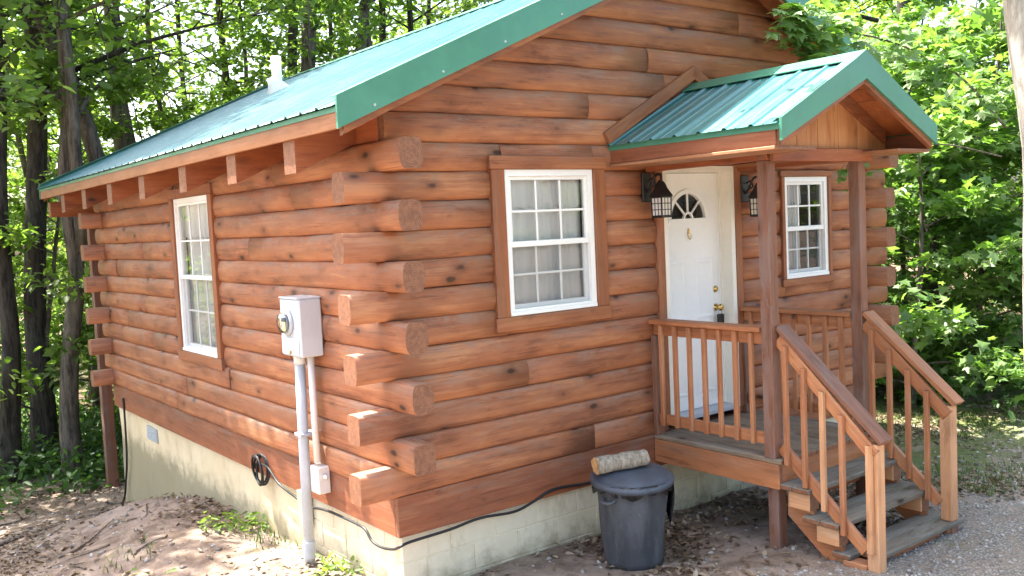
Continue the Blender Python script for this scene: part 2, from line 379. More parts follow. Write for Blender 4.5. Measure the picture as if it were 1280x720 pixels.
# ------------------------------------------------------------------ ground
def sstep(x, a, b):
    t = np.clip((x-a)/(b-a), 0, 1); return t*t*(3-2*t)
_rng = np.random.default_rng(5)
_nz = [(_rng.normal(size=2)*f, _rng.uniform(0, 6.28), a) for f, a in [(.35, .05), (.5, .045), (.8, .035), (1.5, .022), (2.3, .016), (3.7, .012), (6, .008), (8, .008), (12, .005), (16, .004), (22, .0035)] for _ in range(3)]
def fbm(x, y, f0=0):
    s = 0
    for d, p, a in _nz[f0*3:]: s = s+a*np.sin(d[0]*x+d[1]*y+p)
    return s
def G(x, y):
    x = np.asarray(x, float); y = np.asarray(y, float)
    left = np.interp(y, [-20, 0, 1.5, 2.5, 4, 5.6, 7.2, 9, 14, 25, 60, 120], [-.70, -.73, -.76, -.85, -1.0, -1.19, -1.50, -1.62, -1.9, -2.2, -3., -4.])
    right = np.interp(y, [-20, 3, 10, 25, 60, 120], [-.70, -.72, -.95, -1.4, -2.4, -4.])
    s = sstep(x, 1.0, 7.0); z = left*(1-s)+right*s
    z = z+.22*np.exp(-(((x+.55)/.75)**2+((y-4.0)/1.25)**2))+.10*np.exp(-(((x+.9)/.5)**2+((y-2.6)/.7)**2))
    # the drive climbs towards where the photographer stands
    d = np.hypot(x+3.1, y+5.5); z = z+.95*(1-sstep(d, .5, 5.6))
    far = sstep(np.hypot(x-2, y), 6, 20)
    flat = sstep(np.maximum(np.abs(x-2.85)-3.0, np.abs(y-3.0)-4.2), -.4, .5)
    return z+fbm(x, y)*(.30+.25*flat+1.6*far)
def gaxis(lo, hi, a, b, fine, n):
    mid = np.arange(a, b+fine/2, fine)
    t = np.linspace(0, 1, n)[1:]
    return np.concatenate([(a-(a-lo)*t**2.2)[::-1], mid, b+(hi-b)*t**2.2])
gx = gaxis(-120, 140, -4.5, 9.5, .07, 34); gy = gaxis(-60, 150, -3.6, 10.5, .07, 34)
GX, GY = np.meshgrid(gx, gy, indexing='xy'); GZ = G(GX, GY)
nx, ny = len(gx), len(gy); idx = np.arange(nx*ny).reshape(ny, nx)
gf = np.stack([idx[:-1, :-1], idx[:-1, 1:], idx[1:, 1:], idx[1:, :-1]], -1).reshape(-1, 4)
gme = fastmesh('ground', np.stack([GX, GY, GZ], -1).reshape(-1, 3), gf, True)
def ground_mat():
    b = NB('forest_dirt'); o = b.obj(); sp = b.n('ShaderNodeSeparateXYZ'); b.l(o, sp.inputs[0]); X, Y = sp.outputs[0], sp.outputs[1]
    n1 = b.noise(o, .9, 6, .65); n2 = b.noise(o, 5., 6, .7); n3 = b.noise(o, 38., 4, .75); n4 = b.noise(o, 2.3, 5, .7)
    dirt = b.mix(b.ramp(n2, .35, .68), (.135, .095, .07), (.29, .225, .178))
    dirt = b.mix(b.ramp(n1, .45, .65, 0, .6), dirt, (.385, .305, .255))
    dirt = b.mix(b.ramp(n3, .55, .72, 0, .7), dirt, (.12, .085, .06))
    # grey gravel drive in front and to the right
    gd = b.math('ADD', b.math('MULTIPLY', X, .16), b.math('MULTIPLY', Y, -1.0))
    gmask = b.ramp(b.math('ADD', gd, b.math('MULTIPLY', b.math('SUBTRACT', n4, .5), 1.2)), 1.75, 2.45)
    vo = b.n('ShaderNodeTexVoronoi', feature='F1'); b.l(o, vo.inputs['Vector']); vo.inputs['Scale'].default_value = 62
    vs = b.n('ShaderNodeSeparateColor'); b.l(vo.outputs['Color'], vs.inputs[0])
    grav = b.mix(vs.outputs[0], (.21, .185, .155), (.46, .42, .365))
    grav = b.mix(b.ramp(vo.outputs['Distance'], .35, .6, 0, .7), grav, (.13, .115, .10))
    grav = b.mix(b.ramp(n2, .42, .62, 0, .7), grav, dirt)
    c = b.mix(gmask, dirt, grav)
    # moss and thin grass to the right of the steps
    mm = b.math('MULTIPLY', b.ramp(X, 4.2, 5.4), b.ramp(Y, -1.9, -1.0)); mm = b.math('MULTIPLY', mm, b.ramp(Y, 1.2, 2.4, 1, 0))
    mm = b.math('MULTIPLY', mm, b.ramp(n4, .36, .56))
    c = b.mix(b.math('MULTIPLY', mm, .8), c, b.mix(n3, (.05, .085, .02), (.15, .19, .05)))
    c = b.mix(b.ramp(b.noise(o, 1.7, 5, .7), .60, .72, 0, .55), c, (.115, .125, .045))
    # leaf-mould further out in the woods
    dd = b.n('ShaderNodeVectorMath', operation='DISTANCE'); b.l(o, dd.inputs[0]); dd.inputs[1].default_value = (1.5, 1.5, -1)
    c = b.mix(b.ramp(dd.outputs['Value'], 8.5, 13), c, b.mix(n2, (.075, .05, .03), (.19, .13, .08)))
    h = b.math('ADD', b.math('MULTIPLY', n2, .5), b.math('MULTIPLY', n3, .5))
    h = b.math('SUBTRACT', h, b.math('MULTIPLY', b.math('MULTIPLY', vo.outputs['Distance'], gmask), .6))
    b.bsdf(c, .92, b.bump(h, .8, .03), 0, .2); return b.m
M['ground'] = ground_mat()
go = link('ground', gme, None, Matrix(), M['ground']); go['kind'] = 'structure'

# ------------------------------------------------------------------ cabin
W, L, H0, HC = 5.70, 7.12, .03, .2
DM = .02                     # log centre-line inset from the wall plane
XR, ZE, XE, SL = 3.10, 2.63, -.50, .452     # ridge x, roof surface height at left eave, left eave x, slope
ZR = ZE+SL*(XR-XE); XE2 = W+.50; ZE2 = 2.72; SL2 = (ZR-ZE2)/(XE2-XR)
YF, YB = -.41, 8.30
def roofz(x): return ZE+SL*(x-XE) if x < XR else ZR-SL2*(x-XR)
cabin = thing('cabin', 'small reddish log cabin with green metal roof on pale block foundation', 'cabin', (0, 0, -.75))
rnd = random.Random(11)

def log_profile():
    P = []
    for k in range(9):
        t = R(-84+168*k/8); P.append((-.051-.034*math.cos(t)**.95, .0993*math.sin(t)/math.sin(R(84))))
    for k in range(9):
        t = R(84-168*k/8); P.append((.051+.034*math.cos(t)**.95, .0993*math.sin(t)/math.sin(R(84))))
    return P
LP = log_profile()
def wall_log(u0, u1, zc, axis, at, parent=cabin, name='log', cut0=None, cut1=None, square=False, zlo=-9, zhi=9):
    """horizontal log from u0 to u1 along axis 'x' or 'y'; cut0/cut1(z) give sloped ends"""
    um = (u0+u1)/2; n = max(2, int((u1-u0)/.35)); v = []; f = []; k = len(LP)
    sg = rnd.uniform(.94, 1.05)
    for i in range(n+1):
        t = i/n; dz = rnd.gauss(0, .0018); dd = rnd.gauss(0, .0022); s = 1+rnd.gauss(0, .012)
        for (d, z) in LP:
            z = min(max(z, zlo-zc), zhi-zc)
            a = cut0(z+zc) if cut0 else u0; b = cut1(z+zc) if cut1 else u1
            if b < a: a = b = (a+b)/2
            if square and not (cut0 or cut1): d = math.copysign(min(abs(d)*1.12, .080), d)
            v.append(((a+(b-a)*t)-um, d*s*sg+dd, z+dz))
    for i in range(n):
        for j in range(k): f.append((i*k+j, (i+1)*k+j, (i+1)*k+(j+1) % k, i*k+(j+1) % k))
    f.append(tuple(range(k))); f.append(tuple(n*k+j for j in range(k))[::-1])
    me = mesh('log', v, f)
    me.polygons.foreach_set('use_smooth', [True]*(len(f)-2)+[False, False])
    if axis == 'x': Mx = Matrix.Translation((um, at, zc))
    else: Mx = Matrix(((0, 1, 0, at), (1, 0, 0, um), (0, 0, 1, zc), (0, 0, 0, 1)))
    if axis == 'y':
        Mx = Matrix(((0, -1, 0, at), (1, 0, 0, um), (0, 0, 1, zc), (0, 0, 0, 1)))
    me.flip_normals() if False else None
    return link(name, me, parent, Mx, M['log'])
def spans(a, b, holes):
    out = [(a, b)]
    for h0, h1 in holes:
        nx_ = []
        for s0, s1 in out:
            if h1 <= s0 or h0 >= s1: nx_.append((s0, s1)); continue
            if h0 > s0: nx_.append((s0, h0))
            if h1 < s1: nx_.append((h1, s1))
        out = nx_
    return [s for s in out if s[1]-s[0] > .04]
def split(a, b):
    """random butt joints in long runs"""
    g = .001
    if b-a < 2.2 or (b-a < 4.2 and rnd.random() < .45): return [(a, b)]
    c = a+(b-a)*rnd.uniform(.25, .75)
    return [(a, c-g), (c+g, b)]
FW = [(.969, 1.836, 1.166, 2.239), (4.264, 4.958, 1.199, 2.164)]      # front windows x0,x1,z0,z1
DR = (2.622, 3.538, .10, 2.265)
SW = (3.128, 4.148, .709, 2.250)
PR = .32
for i in range(22):
    zc = H0+HC*(i+.5); lo, hi = zc-HC/2, zc+HC/2
    if i < 12:
        a = -PR-rnd.uniform(-.02, .03) if i % 2 == 0 else .078; b = W+PR if i % 2 == 0 else W-.078
        holes = [(x0-.015, x1+.015) for x0, x1, z0, z1 in FW if hi > z0-.03 and lo < z1+.03]
        if lo < DR[3]+.02: holes.append((DR[0]-.02, DR[1]+.02))
        for s0, s1 in spans(a, b, holes):
            segs = split(s0, s1)
            for q in segs: wall_log(q[0], q[1], zc, 'x', DM, square=i < 3)
        for x0, x1, z0, z1 in FW:                       # notched courses over and under the openings
            if lo < z1+.03 < hi: wall_log(x0-.013, x1+.013, zc, 'x', DM, zlo=z1+.01)
            if lo < z0-.03 < hi: wall_log(x0-.013, x1+.013, zc, 'x', DM, zhi=z0-.01)
        if lo < DR[3]+.02 < hi: wall_log(DR[0]-.018, DR[1]+.018, zc, 'x', DM, zlo=DR[3]+.004)
    else:
        if lo > ZR-.16: break
        fl = lambda z: max(.002, XE+(z+.075-ZE)/SL); fr = lambda z: min(W-.002, XR+(ZR-z-.075)/SL2)
        a, b = fl(zc), fr(zc)
        if b-a < .15: continue
        sg = split(a, b)
        for j, q in enumerate(sg):
            wall_log(q[0], q[1], zc, 'x', DM, cut0=fl if j == 0 else None, cut1=fr if j == len(sg)-1 else None)
for i in range(12):
    zc = H0+HC*(i+.5); lo, hi = zc-HC/2, zc+HC/2
    a = -PR-rnd.uniform(-.02, .04) if i % 2 == 1 else .078; b = L+.27 if i % 2 == 1 else L-.078
    holes = [(SW[0]-.015, SW[1]+.015)] if hi > SW[2]-.03 and lo < SW[3]+.03 else []
    for s0, s1 in spans(a, b, holes):
        for q in split(s0, s1): wall_log(q[0], q[1], zc, 'y', DM, square=i < 3)
    if lo < SW[3]+.03 < hi: wall_log(SW[0]-.013, SW[1]+.013, zc, 'y', DM, zlo=SW[3]+.01)
    if lo < SW[2]-.03 < hi: wall_log(SW[0]-.013, SW[1]+.013, zc, 'y', DM, zhi=SW[2]-.01)
    wall_log(a, b, zc, 'y', W-DM)                                        # right-hand wall
    a, b = (-.30, W+.27) if i % 2 == 0 else (.078, W-.078)
    wall_log(a, b, zc, 'x', L-DM)                                        # back wall
prism('back_gable_panel', [(.0, 2.44), (W, 2.44), (W, roofz(W)-.1), (XR, ZR-.1), (0, roofz(0)-.1)], 'y', L-.06, L-.02, M['log'], cabin)
# pale weather-sealed edges on a few log ends
# rim boards under the first course
box('rim_board', (-.045, -.045, -.253), (W+.045, -.002, H0-.002), M['rim'], cabin)
box('rim_board', (-.045, .0, -.253), (-.004, L+.03, H0-.002), M['rim'], cabin)
box('rim_board', (W+.004, .0, -.253), (W+.045, L+.03, H0-.002), M['rim'], cabin)
box('rim_board', (-.0, L+.003, -.253), (W, L+.04, H0-.002), M['rim'], cabin)
# floor and ceiling inside
box('floor', (.1, .1, -.05), (W-.1, L-.1, 0), M['inner'], cabin, 0)
box('ceiling', (.06, .06, 2.45), (W-.06, L-.06, 2.48), M['inner'], cabin, 0)

# foundation: mortar core with separate blocks set proud of it
core = merged('foundation', [bx((.012, .012, -2.1), (W-.012, .10, -.255)), bx((.012, .10, -2.1), (.10, L-.012, -.255)), bx((W-.1, .1, -2.1), (W-.012, L-.012, -.255)), bx((.1, L-.1, -2.1), (W-.1, L-.012, -.255))], M['mortar'], cabin)
for r_ in range(4):
    z1 = -.256-.2*r_; z0 = z1-.190
    x = .0 if r_ % 2 == 0 else -.20
    while x < W:
        x0, x1 = max(x, .0), min(x+.390, W)
        if x1-x0 > .05: box('block', (x0, .003+rnd.uniform(0, .003), z0), (x1, .06, z1), M['block'], core, .003)
        x += .4
    y = .065 if r_ % 2 else .065-.2
    while y < 1.6:
        y0, y1 = max(y, .065), y+.39
        if y1-y0 > .05: box('block', (.004+rnd.uniform(0, .003), y0, z0), (.06, y1, z1), M['block'], core, .003)
        y += .4
# parge coat over the long side
pv = []; pf = []; ys = np.arange(1.45, L+.001, .12); zs = np.linspace(-2.1, -.256, 14)
for a_, yy in enumerate(ys):
    for b_, zz in enumerate(zs): pv.append((-.002-.006*math.sin(yy*3+zz*5)-.004*math.sin(yy*9-zz*7), min(yy, L), zz))
nz_ = len(zs)
for a_ in range(len(ys)-1):
    for b_ in range(nz_-1): pf.append((a_*nz_+b_, a_*nz_+b_+1, (a_+1)*nz_+b_+1, (a_+1)*nz_+b_))
link('parge_coat', mesh('parge_coat', pv, pf, True), core, Matrix(), M['parge'])
ven = merged('foundation_vent', [bx((-.022, 5.46, -.49), (.01, 5.86, -.33))], plain('vent_grey', (.36, .37, .36), .5), cabin)
for k in range(6): box('vent_slat', (-.030, 5.49, -.475+.025*k), (-.022, 5.83, -.462+.025*k), M['grey_pvc'], ven, .001)
for x_, s_ in ((5.60, 1),): pass

# --- roof
_v, _f = tube_vf([(0, .003, 0), (0, -.001, 0), (0, -.004, 0)], [.009, .009, .005], 8); SCREW = mesh('screw', _v, _f); SCREW.materials.append(M['grey_pvc'])
deck_l = prism('roof_deck', [(XE+.02, ZE-.028), (XR, ZR-.028), (XR, ZR-.058), (XE+.02, ZE-.058)], 'y', YF+.02, YB-.02, M['dark_wood'], cabin)
prism('roof_deck', [(XR, ZR-.028), (XE2-.02, ZE2-.028), (XE2-.02, ZE2-.058), (XR, ZR-.058)], 'y', YF+.02, YB-.02, M['dark_wood'], cabin)
def metal_panel(length, width, rib=.2286, rh=.015, over=.0):
    """ribbed sheet: local X down the slope (0..length), local Y across (0..width), Z out"""
    pr = []; y = 0
    while y < width-1e-6:
        for dy, z in ((0, 0), (.004, rh*.15), (.016, rh), (.034, rh), (.046, rh*.15), (.05, 0)):
            if y+dy <= width+1e-6: pr.append((y+dy, z))
        for dy, z in ((.115, 0), (.120, .004), (.128, .004), (.133, 0)):
            if y+dy <= width+1e-6: pr.append((y+dy, z))
        y += rib
    pr = [(min(a, width), b) for a, b in pr]
    if pr[-1][0] < width: pr.append((width, 0))
    n = len(pr); nl = 10; v = []; f = []
    for t_ in (0, -.0015):
        for i in range(nl+1):
            for a, z in pr: v.append((length*i/nl, a, z+t_))
    o = n*(nl+1)
    for i in range(nl):
        for j in range(n-1):
            a = i*n+j; f.append((a, a+n, a+n+1, a+1)); f.append((o+a, o+a+1, o+a+n+1, o+a+n))
    for j in range(n-1):
        a = nl*n+j; f.append((a, o+a, o+a+1, a+1)); f.append((j, j+1, o+j+1, o+j))
    return mesh('roof_panel', v, f)
def lay_panels(ridge, eave, y0, y1, parent, wid=.9144, flip=False):
    """ridge/eave = (x,z) of the surface; panels side by side along y"""
    d = Vector((eave[0]-ridge[0], 0, eave[1]-ridge[1])); ln = d.length; X = d.normalized()
    Y = Vector((0, 1, 0)); Z = X.cross(Y)
    if Z.z < 0: Y = -Y; Z = X.cross(Y)
    y = y0; me = None
    while y < y1-.01:
        w_ = min(wid, y1-y)
        if me is None or w_ < wid-1e-4: cur = metal_panel(ln, w_)
        if me is None: me = cur
        use = me if w_ > wid-1e-4 else cur
        Mx = Matrix((X, Y, Z)).transposed().to_4x4()
        yy = y if Y.y > 0 else y+w_
        Mx.translation = Vector((ridge[0], yy, ridge[1]))+Z*.004
        link('roof_panel', use, parent, Mx, M['roof']); y += w_
lay_panels((XR, ZR-.022), (XE-.03, ZE-.022-.03*SL), YF+.03, YB, cabin)
lay_panels((XR, ZR-.022), (XE2+.03, ZE2-.022-.03*SL2), YF+.03, YB, cabin)
prism('ridge_cap', [(XR-.16, ZR-.16*SL+.012), (XR, ZR+.018), (XR+.16, ZR-.16*SL2+.012), (XR+.16, ZR-.16*SL2+.006), (XR, ZR+.012), (XR-.16, ZR-.16*SL+.006)], 'y', YF, YB, M['green'], cabin)
# rake (gable) trim, front and back: green face and a flange over the sheet
for ya, yb, fl_ in ((YF, YF+.022, 1), (YB-.022, YB, -1)):
    for xa, xb, za, zb in ((XE-.012, XR, ZE+.03, ZR+.03), (XE2+.012, XR, ZE2+.03, ZR+.03)):
        sg = 1 if xa < xb else -1
        g = prism('rake_trim', [(xa, za), (xb, zb), (xb, zb-.215), (xa, za-.200)], 'y', ya, yb, M['green'], cabin)
        if fl_ > 0:
            for q in range(7):
                t_ = (q+.5)/7; sx_, sz_ = xa+(xb-xa)*t_, za+(zb-za)*t_-.165
                link('screw', SCREW, g, Matrix.Translation((sx_, ya-.002, sz_)))
        fy0, fy1 = (yb, yb+.075) if fl_ > 0 else (ya-.075, ya)
        prism('trim_flange', [(xa, za), (xb, zb), (xb, zb-.006), (xa, za-.006)], 'y', fy0, fy1, M['green'], g)
        by0, by1 = (yb+.001, yb+.04) if fl_ > 0 else (ya-.04, ya-.001)
        prism('rake_board', [(xa+sg*.05, za-.07), (xb, zb-.085), (xb, zb-.245), (xa+sg*.05, za-.222)], 'y', by0, by1, M['trim'], cabin)
# soffit under the gable overhang
for xa, xb in ((XE+.03, XR), (XE2-.03, XR)):
    za, zb = roofz(xa)-.062, ZR-.062
    prism('soffit', [(xa, za), (xb, zb), (xb, zb-.012), (xa, za-.012)], 'y', YF+.064, -.03, M['dark_wood'], cabin)
# eaves: sawn fascia, drip edge, rafter tails
for xe, ze, s_ in ((XE, ZE, 1), (XE2, ZE2, -1)):
    x0, x1 = sorted((xe, xe+s_*.025))
    box('fascia', (x0, YF+.024, ze-.165), (x1, YB-.024, ze-.058), M['fascia'], cabin, .003)
    x0, x1 = sorted((xe-s_*.010, xe+s_*.03))
    prism('drip_edge', [(xe-s_*.008, ze-.066), (xe-s_*.008, ze-.034), (xe+s_*.05, ze-.026), (xe+s_*.05, ze-.030), (xe-s_*.004, ze-.040), (xe-s_*.004, ze-.066)], 'y', YF+.024, YB-.024, M['green'], cabin)
    sl = SL if s_ > 0 else SL2
    for yy in (.39, 1.445, 2.58, 3.78, 4.94, 6.05, 7.13):
        xa, xb = xe+s_*.027, xe+s_*.62
        zt = lambda x: ze-.062+sl*abs(x-xe)
        prism('rafter', [(xa, zt(xa)), (xb, zt(xb)), (xb, zt(xb)-.335), (xa, zt(xa)-.335)], 'y', yy-.09, yy+.09, M['rafter'], cabin)
    xi = -.015 if s_ > 0 else W-.015
    box('eave_blocking', (xi, .0, 2.435), (xi+.03, L, roofz(xi)-.075), M['rafter'], cabin, .002)
    xp = .0 if s_ > 0 else W
    prism('fly_rafter', [(xe+s_*.05, ze-.06), (xp+s_*.5, ze-.06+sl*1.0), (xp+s_*.5, ze-.20+sl*1.0), (xe+s_*.05, ze-.20)], 'y', YF+.066, YF+.105, M['rafter'], cabin)
# back porch: carrying beam and posts beyond the far corner
box('back_beam', (-.42, 8.14, 2.22), (W+.42, 8.26, 2.42), M['rafter'], cabin)
for px_ in (.11, W-.11):
    box('back_post', (px_-.07, 8.13, float(G(px_, 8.2))-.2), (px_+.07, 8.27, 2.22), M['post'], cabin)
# plumbing vent on the roof
vx, vy = 1.66, 5.32; vz = roofz(vx)
vp = lathe('vent_pipe', [(.060, -.15), (.060, .40), (.052, .40), (.052, .25)], M['white'], cabin, Matrix.Translation((vx, vy, vz)), 20)
lathe('vent_boot', [(.17, -.10), (.16, -.045), (.085, .09), (.066, .16), (.062, .16)], M['white_pvc'], vp, Matrix.Translation((vx, vy, vz+.01)) @ Matrix.Rotation(-math.atan(SL), 4, 'Y'), 20)

# --- windows and door.  local frame: U along the wall, N outwards, Z up
def frame_mat(o, u, n):
    Mx = Matrix((Vector(u), Vector(n), Vector((0, 0, 1)))).transposed().to_4x4(); Mx.translation = Vector(o); return Mx
def ubox(name, lo, hi, Mw, mat, parent, bev=.003):
    lo, hi = Vector(lo), Vector(hi); c = (lo+hi)/2; s = hi-lo
    if s.z > s.x:
        B = Matrix(((0, 0, -1, 0), (0, 1, 0, 0), (1, 0, 0, 0), (0, 0, 0, 1))); d = (s.z, s.y, s.x)
    else: B = Matrix(); d = tuple(s)
    return link(name, boxmesh(*d, bev, mat), parent, Mw @ Matrix.Translation(c) @ B)
def ring(lo, hi, w, n0, n1):
    (u0, z0), (u1, z1) = lo, hi
    return [bx((u0, n0, z0), (u0+w, n1, z1)), bx((u1-w, n0, z0), (u1, n1, z1)), bx((u0+w, n0, z0), (u1-w, n1, z0+w)), bx((u0+w, n0, z1-w), (u1-w, n1, z1))]
def quad(u0, u1, z0, z1, n): return mesh('pane', [(u0, n, z0), (u0, n, z1), (u1, n, z1), (u1, n, z0)], [(0, 1, 2, 3)])
def window(Mw, w, h, label, curt=1., cols=3, side=.115, top=.10, bot=.105, valance=True, cur_gap=0.):
    """Mw origin at lower-left (outside view) corner of the white frame"""
    fw_ = .048
    wn = merged('window', ring((0, 0), (w, h), fw_, -.02, .066), M['white'], cabin, Mw); wn['label'] = label
    zm = h*.49
    # sill nosing
    ubox('sill', (.004, .066, .0), (w-.004, .078, .03), Mw, M['white'], wn)
    for k, (z0, z1, n0) in enumerate(((zm-.018, h-fw_, .022), (fw_, zm+.022, -.005))):
        sa = merged('sash', ring((fw_+.001, z0+.001), (w-fw_-.001, z1-.001), .030 if k else .026, n0, n0+.026), M['white'], wn, Mw)
        gu0, gu1, gz0, gz1 = fw_+.03, w-fw_-.03, z0+.03, z1-.03
        pw = (gu1-gu0)/cols; ph = (gz1-gz0)/2
        for a in range(cols):
            for b in range(2):
                link('pane', quad(gu0+a*pw+.001, gu0+(a+1)*pw-.001, gz0+b*ph+.001, gz0+(b+1)*ph-.001, n0+.012), wn, Mw, M['glass'])
        for a in range(1, cols): ubox('muntin', (gu0+a*pw-.0085, n0+.005, gz0), (gu0+a*pw+.0085, n0+.020, gz1), Mw, M['white'], wn, .002)
        ubox('muntin', (gu0, n0+.0055, gz0+ph-.0085), (gu1, n0+.0195, gz0+ph+.0085), Mw, M['white'], wn, .002)
    ubox('meeting_rail', (fw_+.002, .030, zm-.022), (w-fw_-.002, .056, zm+.020), Mw, M['white'], wn)
    link('screen', quad(fw_+.004, w-fw_-.004, fw_+.004, zm-.024, .041), wn, Mw, M['screen'])
    # casing boards
    c0, c1 = .058, .086
    ubox('casing', (-side, -.03, -.002), (-.003, c1, h+.002), Mw, M['trim'], wn, .004)
    ubox('casing', (w+.003, -.03, -.002), (w+side, c1, h+.002), Mw, M['trim'], wn, .004)
    ubox('casing', (-side-.015, -.03, h+.003), (w+side+.015, c1+.004, h+top), Mw, M['trim'], wn, .004)
    ubox('casing', (-side-.015, -.03, -bot), (w+side+.015, c1+.004, -.003), Mw, M['trim'], wn, .004)
    # curtain
    if curt:
        for (u0, u1, z0, z1, am) in (((.02, (w*curt-.02), .0, h*.985, .012),) if not valance else ((.02, w*curt-.02, .0, h*.80, .012), (.02, w*curt-.02, h*.74, h, .018))):
            v = []; f = []; n = 70
            for i in range(n+1):
                t = i/n; u = u0+(u1-u0)*t
                for j in range(5):
                    s_ = j/4; wv = am*math.sin(t*47+2.*math.sin(t*9)+.6*s_)*(.55+.45*(1-s_))
                    v.append((u, -.030-.016*(am < .015)+wv, z0+(z1-z0)*s_+(.012*math.sin(t*40) if j == 0 else 0)))
            for i in range(n):
                for j in range(4): f.append((i*5+j, (i+1)*5+j, (i+1)*5+j+1, i*5+j+1))
            link('curtain', mesh('curtain', v, f, True), wn, Mw, M['curtain'])
    return wn
for k, (x0, x1, z0, z1) in enumerate(FW):
    # seen from outside U runs +X and N is -Y
    window(frame_mat((x0, 0, z0), (1, 0, 0), (0, -1, 0)), x1-x0, z1-z0, ('white double hung window with drawn lace curtain', 'white double hung window behind the porch post')[k], curt=(.98, .6)[k], side=(.12, .05)[k], top=(.10, .055)[k], bot=(.105, .07)[k])
window(frame_mat((0, SW[1], SW[2]), (0, -1, 0), (-1, 0, 0)), SW[1]-SW[0], SW[3]-SW[2], 'tall white double hung window in the side wall', curt=1., side=.10)

# door
Mw = frame_mat((DR[0], 0, DR[2]), (1, 0, 0), (0, -1, 0)); dw, dh = DR[1]-DR[0], DR[3]-DR[2]
jw = .05
dfr = merged('door_frame', [bx((0, -.10, 0), (jw, .07, dh)), bx((dw-jw, -.10, 0), (dw, .07, dh)), bx((jw, -.10, dh-jw), (dw-jw, .07, dh)),
                            bx((jw, -.062, .03), (jw+.014, -.045, dh-jw)), bx((dw-jw-.014, -.062, .03), (dw-jw, -.045, dh-jw))], M['jamb'], cabin, Mw)
ubox('threshold', (jw, -.10, -.01), (dw-jw, .09, .028), Mw, M['grey_pvc'], dfr)
ubox('door_casing', (-.085, -.03, -.0), (-.002, .078, dh+.09), Mw, M['trim'], dfr)
ubox('door_casing', (dw+.002, -.03, -.0), (dw+.085, .078, dh+.09), Mw, M['trim'], dfr)
ubox('door_casing', (0, -.03, dh+.003), (dw, .075, dh+.085), Mw, M['trim'], dfr)
# door leaf with a fan light cut out: built from a 2D outline strip
lw0, lw1, lz0, lz1 = jw+.004, dw-jw-.004, .032, dh-jw-.004
cu, cz, fr_ = (lw0+lw1)/2-.015, dh*.792, .232; nd = -.062
def leaf_door():
    bm = bmesh.new(); n = 24
    arc = [(cu+fr_*math.cos(math.pi*k/n), cz+fr_*math.sin(math.pi*k/n)) for k in range(n+1)]
    def face(P, y): return [bm.verts.new((p[0], y, p[1])) for p in P]
    for y in (nd, nd-.04):
        top = [(lw1, lz1)]+[(lw0, lz1)]
        right = face([(lw1, cz), (lw1, lz1), (cu, lz1)]+arc[:n//2+1][::-1], y); bm.faces.new(right)
        left = face([(cu, lz1), (lw0, lz1), (lw0, cz)]+arc[n//2:][::-1], y); bm.faces.new(left)
        bm.faces.new(face([(lw0, lz0), (lw1, lz0), (lw1, cz), (arc[0]), (arc[-1]), (lw0, cz)], y))
    for a, b_ in list(zip(arc[:-1], arc[1:]))+[(arc[-1], arc[0])]:
        bm.faces.new([bm.verts.new((a[0], nd, a[1])), bm.verts.new((b_[0], nd, b_[1])), bm.verts.new((b_[0], nd-.04, b_[1])), bm.verts.new((a[0], nd-.04, a[1]))])
    for a, b_ in (((lw0, lz0), (lw1, lz0)), ((lw1, lz0), (lw1, lz1)), ((lw1, lz1), (lw0, lz1)), ((lw0, lz1), (lw0, lz0))):
        bm.faces.new([bm.verts.new((a[0], nd, a[1])), bm.verts.new((b_[0], nd, b_[1])), bm.verts.new((b_[0], nd-.04, b_[1])), bm.verts.new((a[0], nd-.04, a[1]))])
    bmesh.ops.remove_doubles(bm, verts=bm.verts, dist=1e-5); bmesh.ops.recalc_face_normals(bm, faces=bm.faces)
    me = bpy.data.meshes.new('door'); bm.to_mesh(me); bm.free(); return me
door = link('door', leaf_door(), cabin, Mw, M['door']); door['label'] = 'white panelled front door with a half round fan light'
# fan light: raised ring, spokes, small sun, panes
def arc_band(r0, r1, n0, n1, a0=0, a1=math.pi, n=24, cx_=cu, cz_=cz):
    v = []; f = []
    for k in range(n+1):
        a = a0+(a1-a0)*k/n
        for r_, y in ((r0, n0), (r1, n0), (r1, n1), (r0, n1)): v.append((cx_+r_*math.cos(a), y, cz_+r_*math.sin(a)))
    for k in range(n):
        for j in range(4): f.append((k*4+j, k*4+(j+1) % 4, (k+1)*4+(j+1) % 4, (k+1)*4+j))
    f += [(0, 1, 2, 3), (n*4+3, n*4+2, n*4+1, n*4)]; return v, f
merged('fan_light_frame', [arc_band(fr_-.012, fr_+.026, nd-.02, nd+.014), bx((cu-fr_-.026, nd-.02, cz-.026), (cu+fr_+.026, nd+.014, cz+.004)), arc_band(.045, .062, nd-.01, nd+.012)]
       + [tube_vf([(cu+.055*math.cos(a), nd-.0, cz+.055*math.sin(a)), (cu+(fr_-.01)*math.cos(a), nd-.0, cz+(fr_-.01)*math.sin(a))], .010, 6) for a in (R(45), R(90), R(135))], M['door'], door, Mw)
for k in range(4):
    a0, a1 = R(45*k), R(45*k+45); v = [(cu, nd-.025, cz)]+[(cu+fr_*math.cos(a0+(a1-a0)*j/8), nd-.025, cz+fr_*math.sin(a0+(a1-a0)*j/8)) for j in range(9)]
    link('pane', mesh('pane', v, [(0, j+2, j+1) for j in range(8)]), door, Mw, M['glass'])
